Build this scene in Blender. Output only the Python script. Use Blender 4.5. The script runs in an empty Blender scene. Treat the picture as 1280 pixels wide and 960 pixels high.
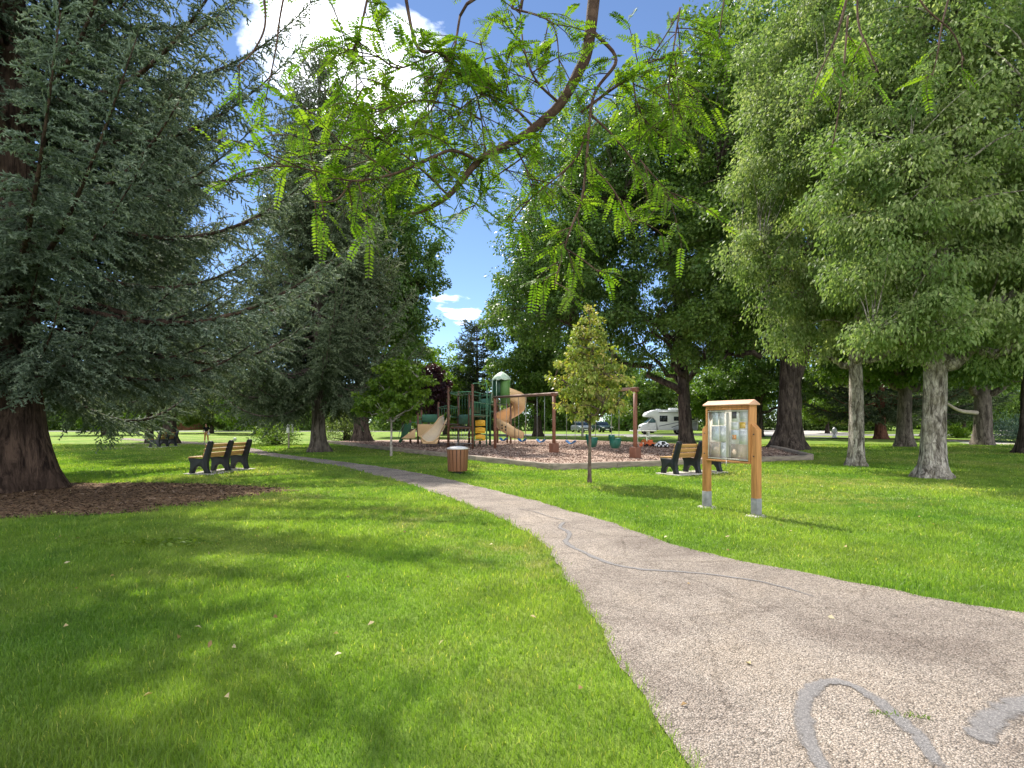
import bpy, math, random
import numpy as np
from mathutils import Vector, Matrix

PI = math.pi
rng = np.random.default_rng(11)
scene = bpy.context.scene
COL = scene.collection
F, HZ, CAMH = 720.0, 527.0, 1.5       # focal length and horizon measured on the photograph


def gp(u, v, z=0.0):
    """ground point seen at a pixel of the photograph"""
    d = (CAMH - z) * F / (v - HZ)
    return ((u - 640) / F * d, d)


def at(u, v, d):
    return np.array([(u - 640) / F * d, d, CAMH + (HZ - v) / F * d])


def nrm(a):
    a = np.asarray(a, float)
    return a / np.maximum(np.linalg.norm(a, axis=-1, keepdims=True), 1e-9)


# ------------------------------------------------------------------ materials
def new_mat(name):
    m = bpy.data.materials.new(name)
    m.use_nodes = True
    nt = m.node_tree
    for n in list(nt.nodes):
        nt.nodes.remove(n)
    out = nt.nodes.new('ShaderNodeOutputMaterial')
    return m, nt, out


def ramp(nt, stops, fac=None, interp='LINEAR'):
    r = nt.nodes.new('ShaderNodeValToRGB')
    r.color_ramp.interpolation = interp
    els = r.color_ramp.elements
    while len(els) < len(stops):
        els.new(0.5)
    for e, (p, c) in zip(els, stops):
        e.position = p
        e.color = (c[0], c[1], c[2], 1)
    if fac is not None:
        nt.links.new(fac, r.inputs[0])
    return r


def noise(nt, scale, detail=4, rough=0.55, vec=None, dist=0.0):
    n = nt.nodes.new('ShaderNodeTexNoise')
    n.inputs['Scale'].default_value = scale
    n.inputs['Detail'].default_value = detail
    n.inputs['Roughness'].default_value = rough
    n.inputs['Distortion'].default_value = dist
    if vec is not None:
        nt.links.new(vec, n.inputs['Vector'])
    return n


def objco(nt, scale=(1, 1, 1)):
    t = nt.nodes.new('ShaderNodeTexCoord')
    mp = nt.nodes.new('ShaderNodeMapping')
    mp.inputs['Scale'].default_value = scale
    nt.links.new(t.outputs['Object'], mp.inputs['Vector'])
    return mp.outputs[0]


def mixc(nt, fac, a, b, mode='MIX'):
    m = nt.nodes.new('ShaderNodeMix')
    m.data_type = 'RGBA'
    m.blend_type = mode
    for sock, val in ((m.inputs[0], fac), (m.inputs[6], a), (m.inputs[7], b)):
        if isinstance(val, (int, float)):
            sock.default_value = val
        elif isinstance(val, (tuple, list)):
            sock.default_value = (val[0], val[1], val[2], 1)
        else:
            nt.links.new(val, sock)
    return m.outputs[2]


def principled(nt, out, col, rough=0.7, spec=0.3, metal=0.0, bump=None, bstr=0.3, bdist=0.01):
    p = nt.nodes.new('ShaderNodeBsdfPrincipled')
    if isinstance(col, (tuple, list)):
        p.inputs['Base Color'].default_value = (col[0], col[1], col[2], 1)
    else:
        nt.links.new(col, p.inputs['Base Color'])
    p.inputs['Roughness'].default_value = rough
    p.inputs['Specular IOR Level'].default_value = spec
    p.inputs['Metallic'].default_value = metal
    if bump is not None:
        b = nt.nodes.new('ShaderNodeBump')
        b.inputs['Strength'].default_value = bstr
        b.inputs['Distance'].default_value = bdist
        nt.links.new(bump, b.inputs['Height'])
        nt.links.new(b.outputs[0], p.inputs['Normal'])
    nt.links.new(p.outputs[0], out.inputs[0])
    return p


def plain(name, col, rough=0.6, spec=0.3, metal=0.0, var=0.18, scale=6.0, bstr=0.15, stretch=(1, 1, 1)):
    """a real-world paint, plastic or wood: one colour with wear"""
    m, nt, out = new_mat(name)
    v = objco(nt, stretch)
    n = noise(nt, scale, 5, 0.6, v)
    lo = tuple(c * (1 - var) for c in col)
    hi = tuple(min(1, c * (1 + var)) for c in col)
    r = ramp(nt, [(0.3, lo), (0.7, hi)], n.outputs[0])
    n2 = noise(nt, scale * 9, 3, 0.6, v)
    principled(nt, out, r.outputs[0], rough, spec, metal, n2.outputs[0], bstr, 0.004)
    return m


def leaf_mat(name, stops, trans=0.4, rough=0.5, spec=0.18, tmul=(1.25, 1.35, 0.5)):
    m, nt, out = new_mat(name)
    a = nt.nodes.new('ShaderNodeAttribute')
    a.attribute_name = 'rnd'
    r = ramp(nt, stops, a.outputs['Fac'])
    p = nt.nodes.new('ShaderNodeBsdfPrincipled')
    p.inputs['Roughness'].default_value = rough
    p.inputs['Specular IOR Level'].default_value = spec
    nt.links.new(r.outputs[0], p.inputs['Base Color'])
    t = nt.nodes.new('ShaderNodeBsdfTranslucent')
    tc = mixc(nt, 1.0, r.outputs[0], tmul, 'MULTIPLY')
    nt.links.new(tc, t.inputs[0])
    mx = nt.nodes.new('ShaderNodeMixShader')
    mx.inputs[0].default_value = trans
    nt.links.new(p.outputs[0], mx.inputs[1])
    nt.links.new(t.outputs[0], mx.inputs[2])
    nt.links.new(mx.outputs[0], out.inputs[0])
    return m


def bark_mat(name, dark, light, scale=5.0, stretch=(1, 1, 0.22), bstr=0.9, moss=None, plates=0.35):
    m, nt, out = new_mat(name)
    v = objco(nt, stretch)
    n = noise(nt, scale, 8, 0.7, v, 0.6)
    r = ramp(nt, [(0.40, dark), (0.58, light)], n.outputs[0])
    c = r.outputs[0]
    n3 = noise(nt, 1.7, 4, 0.6, objco(nt))
    r3 = ramp(nt, [(0.45, (0, 0, 0)), (0.65, (1, 1, 1))], n3.outputs[0])
    lo = moss or tuple(0.55 * d + 0.25 * l for d, l in zip(dark, light))
    c = mixc(nt, mixf(nt, r3.outputs[0], 0.6), c, lo)
    vo = nt.nodes.new('ShaderNodeTexVoronoi')
    vo.feature = 'DISTANCE_TO_EDGE'
    vo.inputs['Scale'].default_value = scale * 1.7
    nt.links.new(mixc(nt, 0.12, v, noise(nt, scale, 4, 0.6, v).outputs[1]), vo.inputs['Vector'])
    rv = ramp(nt, [(0.0, (0.38, 0.36, 0.35)), (0.12, (1, 1, 1))], vo.outputs['Distance'])
    c = mixc(nt, plates, c, rv.outputs[0], 'MULTIPLY')
    n2 = noise(nt, scale * 2.2, 8, 0.75, v)
    hb = mixc(nt, plates * .6, n2.outputs[0], rv.outputs[0])
    principled(nt, out, c, 0.9, 0.15, 0, hb, bstr, 0.06)
    return m


def mixf(nt, sock, k):
    m = nt.nodes.new('ShaderNodeMath')
    m.operation = 'MULTIPLY'
    nt.links.new(sock, m.inputs[0])
    m.inputs[1].default_value = k
    return m.outputs[0]


M = {}


def grass_colour(nt, patch_only=False):
    """lawn colour: broad patches of fresh, deep and dry grass, in world coordinates"""
    v = objco(nt)
    n1 = noise(nt, 0.35, 4, 0.55, v)
    n2 = noise(nt, 1.7, 5, 0.6, v)
    r1 = ramp(nt, [(0.35, (0.135, 0.24, 0.035)), (0.52, (0.21, 0.30, 0.05)), (0.72, (0.285, 0.335, 0.085))], n1.outputs[0])
    r2 = ramp(nt, [(0.3, (0.62, 0.70, 0.6)), (0.7, (1.12, 1.12, 1.1))], n2.outputs[0])
    c = mixc(nt, 1.0, r1.outputs[0], r2.outputs[0], 'MULTIPLY')
    n3 = noise(nt, 0.21, 3, 0.5, v, 0.4)
    r3 = ramp(nt, [(0.50, (0, 0, 0)), (0.63, (1, 1, 1))], n3.outputs[0])
    n4 = noise(nt, 2.3, 5, 0.7, v)
    r4 = ramp(nt, [(0.42, (0, 0, 0)), (0.62, (1, 1, 1))], n4.outputs[0])
    dry = mixf(nt, mixc(nt, 1.0, r3.outputs[0], r4.outputs[0], 'MULTIPLY'), 0.75)
    return mixc(nt, dry, c, (0.34, 0.31, 0.13)), v


def make_materials():
    # lawn sheet
    m, nt, out = new_mat('lawn_ground')
    c, v = grass_colour(nt)
    n = noise(nt, 26, 6, 0.75, v)
    r = ramp(nt, [(0.3, (0.62, 0.62, 0.6)), (0.7, (1.25, 1.25, 1.2))], n.outputs[0])
    c = mixc(nt, 1.0, c, r.outputs[0], 'MULTIPLY')
    nb = noise(nt, 14, 6, 0.8, v)
    principled(nt, out, c, 0.9, 0.1, 0, nb.outputs[0], 0.8, 0.05)
    M['lawn'] = m
    # blades
    m, nt, out = new_mat('grass_blade')
    c, v = grass_colour(nt)
    a = nt.nodes.new('ShaderNodeAttribute')
    a.attribute_name = 'rnd'
    r = ramp(nt, [(0.0, (0.62, 0.70, 0.6)), (0.5, (1.0, 1.0, 1.0)), (0.9, (1.4, 1.3, 1.1)), (0.97, (3.0, 1.9, 3.2))], a.outputs['Fac'])
    c = mixc(nt, 1.0, c, r.outputs[0], 'MULTIPLY')
    p = nt.nodes.new('ShaderNodeBsdfPrincipled')
    p.inputs['Roughness'].default_value = 0.45
    p.inputs['Specular IOR Level'].default_value = 0.35
    nt.links.new(c, p.inputs['Base Color'])
    t = nt.nodes.new('ShaderNodeBsdfTranslucent')
    nt.links.new(mixc(nt, 1.0, c, (1.3, 1.45, 0.5), 'MULTIPLY'), t.inputs[0])
    mx = nt.nodes.new('ShaderNodeMixShader')
    mx.inputs[0].default_value = 0.48
    nt.links.new(p.outputs[0], mx.inputs[1])
    nt.links.new(t.outputs[0], mx.inputs[2])
    nt.links.new(mx.outputs[0], out.inputs[0])
    M['blade'] = m
    # chip-sealed path
    m, nt, out = new_mat('crushed_stone_path')
    v = objco(nt)
    vo = nt.nodes.new('ShaderNodeTexVoronoi')
    vo.inputs['Scale'].default_value = 105
    nt.links.new(v, vo.inputs['Vector'])
    bw = nt.nodes.new('ShaderNodeSeparateColor')
    nt.links.new(vo.outputs['Color'], bw.inputs[0])
    r = ramp(nt, [(0.0, (0.19, 0.165, 0.145)), (0.3, (0.33, 0.285, 0.245)), (0.55, (0.40, 0.345, 0.295)), (0.8, (0.45, 0.375, 0.32)), (1.0, (0.58, 0.51, 0.45))], bw.outputs[0])
    rg = ramp(nt, [(0.3, (1, 1, 1)), (0.75, (0.5, 0.48, 0.46))], vo.outputs['Distance'])
    c = mixc(nt, 1.0, r.outputs[0], rg.outputs[0], 'MULTIPLY')
    n1 = noise(nt, 0.9, 6, 0.65, v, 0.5)
    r1 = ramp(nt, [(0.33, (0.68, 0.66, 0.66)), (0.5, (0.95, 0.95, 0.95)), (0.68, (1.12, 1.1, 1.06))], n1.outputs[0])
    c = mixc(nt, 1.0, c, r1.outputs[0], 'MULTIPLY')
    n2 = noise(nt, 7, 7, 0.75, v)
    r2 = ramp(nt, [(0.30, (0.60, 0.58, 0.56)), (0.48, (1, 1, 1))], n2.outputs[0])
    c = mixc(nt, 0.7, c, r2.outputs[0], 'MULTIPLY')
    # hairline cracks
    vc = nt.nodes.new('ShaderNodeTexVoronoi')
    vc.feature = 'DISTANCE_TO_EDGE'
    vc.inputs['Scale'].default_value = 0.75
    nd = noise(nt, 2.2, 5, 0.7, v)
    mxv = mixc(nt, 0.22, v, nd.outputs[1])
    nt.links.new(mxv, vc.inputs['Vector'])
    rc = ramp(nt, [(0.0, (0.42, 0.40, 0.38)), (0.012, (1, 1, 1))], vc.outputs['Distance'])
    c = mixc(nt, 0.45, c, rc.outputs[0], 'MULTIPLY')
    n5 = noise(nt, 0.32, 5, .6, v, .8)
    r5 = ramp(nt, [(.38, (.80, .79, .78)), (.55, (1, 1, 1)), (.7, (1.07, 1.05, 1.03))], n5.outputs[0])
    c = mixc(nt, 1.0, c, r5.outputs[0], 'MULTIPLY')
    c = mixc(nt, 1.0, c, (1.07, 1.08, 1.07), 'MULTIPLY')
    principled(nt, out, c, 0.92, 0.15, 0, vo.outputs['Distance'], 0.9, -0.012)
    M['path'] = m
    # wood-chip mulch
    for key, cols, sc in (('chips', [(0.17, 0.115, 0.09), (0.36, 0.265, 0.215), (0.48, 0.375, 0.31), (0.60, 0.48, 0.40)], 14),
                          ('mulch', [(0.04, 0.024, 0.014), (0.11, 0.066, 0.036), (0.20, 0.125, 0.072), (0.36, 0.26, 0.17)], 26)):
        m, nt, out = new_mat('wood_' + key)
        v = objco(nt, (1, 1.9, 1))
        nd = noise(nt, 5, 3, 0.6, v)
        vv = mixc(nt, 0.06, v, nd.outputs[1])
        vo = nt.nodes.new('ShaderNodeTexVoronoi')
        vo.inputs['Scale'].default_value = sc
        nt.links.new(vv, vo.inputs['Vector'])
        bw = nt.nodes.new('ShaderNodeSeparateColor')
        nt.links.new(vo.outputs['Color'], bw.inputs[0])
        r = ramp(nt, list(zip((0.0, 0.3, 0.7, 1.0), cols)), bw.outputs[0])
        n1 = noise(nt, 1.1, 6, 0.7, objco(nt))
        r1 = ramp(nt, [(0.35, (0.7, 0.68, 0.66)), (0.65, (1.15, 1.12, 1.1))], n1.outputs[0])
        c = mixc(nt, 1.0, r.outputs[0], r1.outputs[0], 'MULTIPLY')
        principled(nt, out, c, 0.95, 0.1, 0, vo.outputs['Distance'], 1.0, -0.03)
        M[key] = m
    m, nt, out = new_mat('crack_sealant')
    v = objco(nt)
    at_ = nt.nodes.new('ShaderNodeAttribute')
    at_.attribute_name = 'rnd'
    n = noise(nt, 16, 6, 0.7, v)
    ad = nt.nodes.new('ShaderNodeMath')
    ad.operation = 'ADD'
    nt.links.new(at_.outputs['Fac'], ad.inputs[0])
    nt.links.new(n.outputs[0], ad.inputs[1])
    rm = ramp(nt, [(0.66, (0, 0, 0)), (1.0, (.88, .88, .88))], ad.outputs[0])
    n2 = noise(nt, 120, 4, 0.7, v)
    rs_ = ramp(nt, [(0.3, (0.085, 0.08, 0.078)), (0.52, (0.17, 0.16, 0.155)), (0.68, (0.36, 0.33, 0.31))], n2.outputs[0])
    p = nt.nodes.new('ShaderNodeBsdfPrincipled')
    p.inputs['Roughness'].default_value = .85
    nt.links.new(rs_.outputs[0], p.inputs['Base Color'])
    bp = nt.nodes.new('ShaderNodeBump')
    bp.inputs['Strength'].default_value = .7
    bp.inputs['Distance'].default_value = .006
    nt.links.new(n2.outputs[0], bp.inputs['Height'])
    nt.links.new(bp.outputs[0], p.inputs['Normal'])
    tp = nt.nodes.new('ShaderNodeBsdfTransparent')
    mx = nt.nodes.new('ShaderNodeMixShader')
    nt.links.new(rm.outputs[0], mx.inputs[0])
    nt.links.new(tp.outputs[0], mx.inputs[1])
    nt.links.new(p.outputs[0], mx.inputs[2])
    nt.links.new(mx.outputs[0], out.inputs[0])
    M['seal'] = m
    M['concrete'] = plain('concrete', (0.42, 0.39, 0.35), 0.9, 0.15, var=0.2, scale=3, bstr=0.5)
    M['asphalt'] = plain('street_asphalt', (0.20, 0.19, 0.18), 0.9, 0.2, var=0.25, scale=1.2, bstr=0.5)
    M['timber'] = plain('weathered_timber', (0.27, 0.225, 0.18), 0.9, 0.1, var=0.4, scale=3, bstr=0.7, stretch=(0.6, 0.6, 4))
    M['slat'] = plain('ochre_slat', (0.40, 0.225, 0.075), 0.55, 0.3, var=0.2, scale=3, stretch=(1, 6, 6))
    M['bench_black'] = plain('black_recycled_plastic', (0.009, 0.010, 0.013), 0.5, 0.4, var=0.4, scale=6)
    M['board_wood'] = plain('orange_stained_board', (0.40, 0.19, 0.065), 0.65, 0.25, var=0.3, scale=5, stretch=(7, 7, 0.5), bstr=.35)
    M['board_top'] = plain('salmon_board_cap', (0.52, 0.30, 0.19), 0.6, 0.3, var=0.1, scale=3)
    M['steel_sleeve'] = plain('grey_post_sleeve', (0.22, 0.22, 0.215), 0.6, 0.4, var=0.25, scale=9)
    M['bin_slat'] = plain('brown_bin_slat', (0.20, 0.088, 0.042), 0.6, 0.3, var=0.2, scale=4, stretch=(5, 5, 0.6))
    M['bin_lid'] = plain('pale_grey_lid', (0.55, 0.53, 0.52), 0.45, 0.4, var=0.15, scale=7)
    M['dark_metal'] = plain('dark_metal', (0.03, 0.03, 0.03), 0.5, 0.5, var=0.3)
    M['play_brown'] = plain('brown_painted_steel', (0.125, 0.058, 0.034), 0.5, 0.4, var=0.15)
    M['swing_brown'] = plain('rust_brown_steel', (0.19, 0.078, 0.045), 0.55, 0.4, var=0.15)
    M['beam_brown'] = plain('dusty_brown_beam', (0.22, 0.13, 0.095), 0.6, 0.4, var=0.15)
    M['play_green'] = plain('green_painted_steel', (0.085, 0.23, 0.13), 0.45, 0.4, var=0.12)
    M['dark_green'] = plain('dark_green_plastic', (0.015, 0.075, 0.032), 0.45, 0.4, var=0.15)
    M['mid_green'] = plain('mid_green_plastic', (0.10, 0.21, 0.055), 0.5, 0.3, var=0.1)
    M['pale_green'] = plain('pale_green_roof_plastic', (0.46, 0.58, 0.46), 0.5, 0.3, var=0.12)
    M['tan_plastic'] = plain('tan_slide_plastic', (0.70, 0.46, 0.24), 0.4, 0.4, var=0.06)
    M['cream_plastic'] = plain('cream_slide_plastic', (0.74, 0.60, 0.42), 0.25, 0.5, var=0.06)
    M['yellow'] = plain('yellow_climber_plastic', (0.75, 0.40, 0.02), 0.45, 0.4, var=0.1)
    M['blue_seat'] = plain('blue_swing_seat', (0.02, 0.13, 0.33), 0.5, 0.4, var=0.15)
    M['green_seat'] = plain('green_bucket_seat', (0.008, 0.09, 0.062), 0.5, 0.4, var=0.15)
    M['chain'] = plain('galvanised_chain', (0.35, 0.36, 0.36), 0.4, 0.5, 0.7, var=0.2)
    M['white'] = plain('white_paint', (0.78, 0.79, 0.80), 0.35, 0.5, var=0.04)
    M['off_white'] = plain('off_white_concrete', (0.66, 0.66, 0.62), 0.7, 0.3, var=0.1)
    M['grey_decal'] = plain('grey_swoosh_paint', (0.20, 0.22, 0.25), 0.4, 0.5, var=0.05)
    M['pale_decal'] = plain('pale_grey_paint', (0.52, 0.54, 0.57), 0.4, 0.5, var=0.05)
    M['glass_dark'] = plain('dark_window_glass', (0.012, 0.02, 0.024), 0.08, 0.6, var=0.2, bstr=0)
    M['glass_blue'] = plain('windscreen_glass', (0.10, 0.19, 0.22), 0.08, 0.6, var=0.3, bstr=0)
    M['rubber'] = plain('black_rubber', (0.012, 0.012, 0.012), 0.8, 0.2)
    M['rim'] = plain('alloy_rim', (0.5, 0.5, 0.5), 0.3, 0.5, 0.7)
    M['lamp_glass'] = plain('headlamp_glass', (0.7, 0.7, 0.68), 0.15, 0.5)
    M['red_lamp'] = plain('red_lamp_glass', (0.4, 0.02, 0.02), 0.2, 0.5)
    M['car_grey'] = plain('grey_car_paint', (0.16, 0.18, 0.19), 0.3, 0.5, 0.2, var=0.05)
    M['car_green'] = plain('dark_green_car_paint', (0.025, 0.05, 0.045), 0.25, 0.5, 0.2, var=0.05)
    M['car_blue'] = plain('dark_blue_car_paint', (0.03, 0.06, 0.14), 0.25, 0.5, 0.2, var=0.05)
    M['tan_wall'] = plain('tan_stucco', (0.46, 0.29, 0.17), 0.9, 0.15, var=0.1)
    M['brick_wall'] = plain('rust_brick', (0.30, 0.13, 0.085), 0.9, 0.15, var=0.25, scale=12)
    M['roof_brown'] = plain('brown_shingle', (0.13, 0.09, 0.07), 0.9, 0.1, var=0.3, scale=9)
    M['paper'] = plain('white_paper', (0.74, 0.75, 0.74), 0.8, 0.1, var=0.03)
    M['paper_blue'] = plain('bluish_paper', (0.60, 0.66, 0.70), 0.8, 0.1, var=0.06)
    M['paper_tan'] = plain('tan_faded_paper', (0.52, 0.42, 0.32), 0.8, 0.1, var=0.08)
    M['paper_yellow'] = plain('yellow_paper', (0.72, 0.45, 0.05), 0.8, 0.1, var=0.05)
    M['paper_orange'] = plain('orange_paper', (0.66, 0.27, 0.05), 0.8, 0.1, var=0.05)
    M['paper_dark'] = plain('grey_violet_print', (0.10, 0.09, 0.13), 0.8, 0.1, var=0.1)
    M['ink'] = plain('faded_ink', (0.36, 0.37, 0.40), 0.8, 0.1)
    M['cork'] = plain('faded_backing', (0.50, 0.48, 0.42), 0.9, 0.1, var=0.12)
    M['alu'] = plain('aluminium_frame', (0.52, 0.50, 0.44), 0.45, 0.5, 0.4, var=0.1)
    M['toy_orange'] = plain('orange_red_toy_plastic', (0.55, 0.11, 0.025), 0.5, 0.4)
    M['skin'] = plain('skin', (0.46, 0.25, 0.17), 0.6, 0.3, var=0.06)
    M['hair'] = plain('brown_hair', (0.10, 0.035, 0.02), 0.6, 0.3)
    M['shirt'] = plain('black_shirt', (0.012, 0.013, 0.016), 0.9, 0.1)
    M['shorts'] = plain('tan_trousers', (0.50, 0.28, 0.10), 0.9, 0.1)
    M['shoe'] = plain('white_shoe', (0.65, 0.65, 0.62), 0.7, 0.2)
    M['dead_wood'] = plain('bleached_dead_wood', (0.38, 0.33, 0.27), 0.9, 0.1, var=0.25)
    M['dry_leaf'] = leaf_mat('dry_leaf', [(0, (0.20, 0.11, 0.04)), (0.5, (0.42, 0.32, 0.16)), (1, (0.62, 0.55, 0.38))], 0.2)
    # bark
    M['bark_spruce'] = bark_mat('spruce_bark', (0.016, 0.010, 0.008), (0.115, 0.075, 0.055), 9, (1, 1, .16), 1.0, None, .15)
    M['bark_grey'] = bark_mat('grey_furrowed_bark', (0.05, 0.040, 0.032), (0.21, 0.175, 0.145), 6)
    M['bark_dark'] = bark_mat('dark_furrowed_bark', (0.022, 0.016, 0.013), (0.115, 0.09, 0.073), 6)
    M['bark_pale'] = bark_mat('pale_scaly_bark', (0.09, 0.075, 0.06), (0.50, 0.45, 0.39), 8, (1, 1, 0.3), 1.0, (0.15, 0.13, 0.08), 0.65)
    M['bark_red'] = bark_mat('reddish_pine_bark', (0.05, 0.022, 0.015), (0.20, 0.09, 0.055), 6)
    M['bark_twig'] = bark_mat('smooth_brown_bark', (0.05, 0.03, 0.022), (0.135, 0.085, 0.06), 9, (1, 1, 1), 0.4)
    M['bark_young'] = bark_mat('young_brown_bark', (0.07, 0.05, 0.038), (0.17, 0.125, 0.095), 12, (1, 1, 0.5), 0.4)
    M['bark_white'] = bark_mat('whitish_young_bark', (0.22, 0.19, 0.16), (0.5, 0.46, 0.4), 12, (1, 1, 0.5), 0.3)
    # foliage
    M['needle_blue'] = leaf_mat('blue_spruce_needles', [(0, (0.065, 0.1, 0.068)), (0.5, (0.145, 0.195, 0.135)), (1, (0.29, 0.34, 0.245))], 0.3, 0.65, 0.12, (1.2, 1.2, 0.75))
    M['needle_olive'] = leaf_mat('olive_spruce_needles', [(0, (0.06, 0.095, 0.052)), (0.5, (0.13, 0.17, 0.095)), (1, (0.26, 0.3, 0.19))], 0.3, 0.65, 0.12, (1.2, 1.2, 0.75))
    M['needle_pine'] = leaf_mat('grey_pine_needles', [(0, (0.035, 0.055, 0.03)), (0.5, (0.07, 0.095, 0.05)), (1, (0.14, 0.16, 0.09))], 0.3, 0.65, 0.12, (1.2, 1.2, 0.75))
    M['leaf_locust'] = leaf_mat('locust_leaflets', [(0, (0.06, 0.14, 0.014)), (0.5, (0.12, 0.215, 0.02)), (1, (0.21, 0.31, 0.035))], 0.5, 0.6, 0.12, (1.35, 1.4, 0.5))
    M['leaf_dark'] = leaf_mat('dark_ash_leaves', [(0, (0.045, 0.1, 0.02)), (0.5, (0.08, 0.15, 0.03)), (1, (0.14, 0.215, 0.05))], 0.35, 0.45, 0.35)
    M['leaf_mid'] = leaf_mat('mid_green_leaves', [(0, (0.055, 0.115, 0.02)), (0.5, (0.1, 0.17, 0.032)), (1, (0.17, 0.24, 0.055))], 0.4, 0.45, 0.35)
    M['leaf_silver'] = leaf_mat('silvery_maple_leaves', [(0, (0.11, 0.18, 0.05)), (0.5, (0.19, 0.26, 0.085)), (1, (0.38, 0.42, 0.2))], 0.5, 0.55, 0.25, (1.2, 1.3, 0.7))
    M['leaf_bright'] = leaf_mat('bright_green_leaves', [(0, (0.07, 0.14, 0.015)), (0.5, (0.12, 0.205, 0.022)), (1, (0.2, 0.28, 0.04))], 0.45, 0.45, 0.3)
    M['leaf_gold'] = leaf_mat('yellow_green_linden_leaves', [(0, (0.13, 0.19, 0.03)), (0.5, (0.24, 0.29, 0.055)), (1, (0.5, 0.38, 0.14))], 0.4, 0.45, 0.35)
    M['leaf_plum'] = leaf_mat('purple_plum_leaves', [(0, (0.014, 0.006, 0.010)), (0.5, (0.036, 0.014, 0.020)), (1, (0.08, 0.03, 0.036))], 0.3, 0.45, 0.3, (1.3, 0.7, 0.7))
    M['leaf_juniper'] = leaf_mat('juniper_foliage', [(0, (0.040, 0.085, 0.060)), (0.5, (0.085, 0.145, 0.11)), (1, (0.17, 0.24, 0.19))], 0.15, 0.6, 0.2)
    M['leaf_pale'] = leaf_mat('pale_shrub_leaves', [(0, (0.06, 0.1, 0.022)), (0.5, (0.12, 0.165, 0.045)), (1, (0.23, 0.26, 0.1))], 0.4, 0.5, 0.3)


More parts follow.
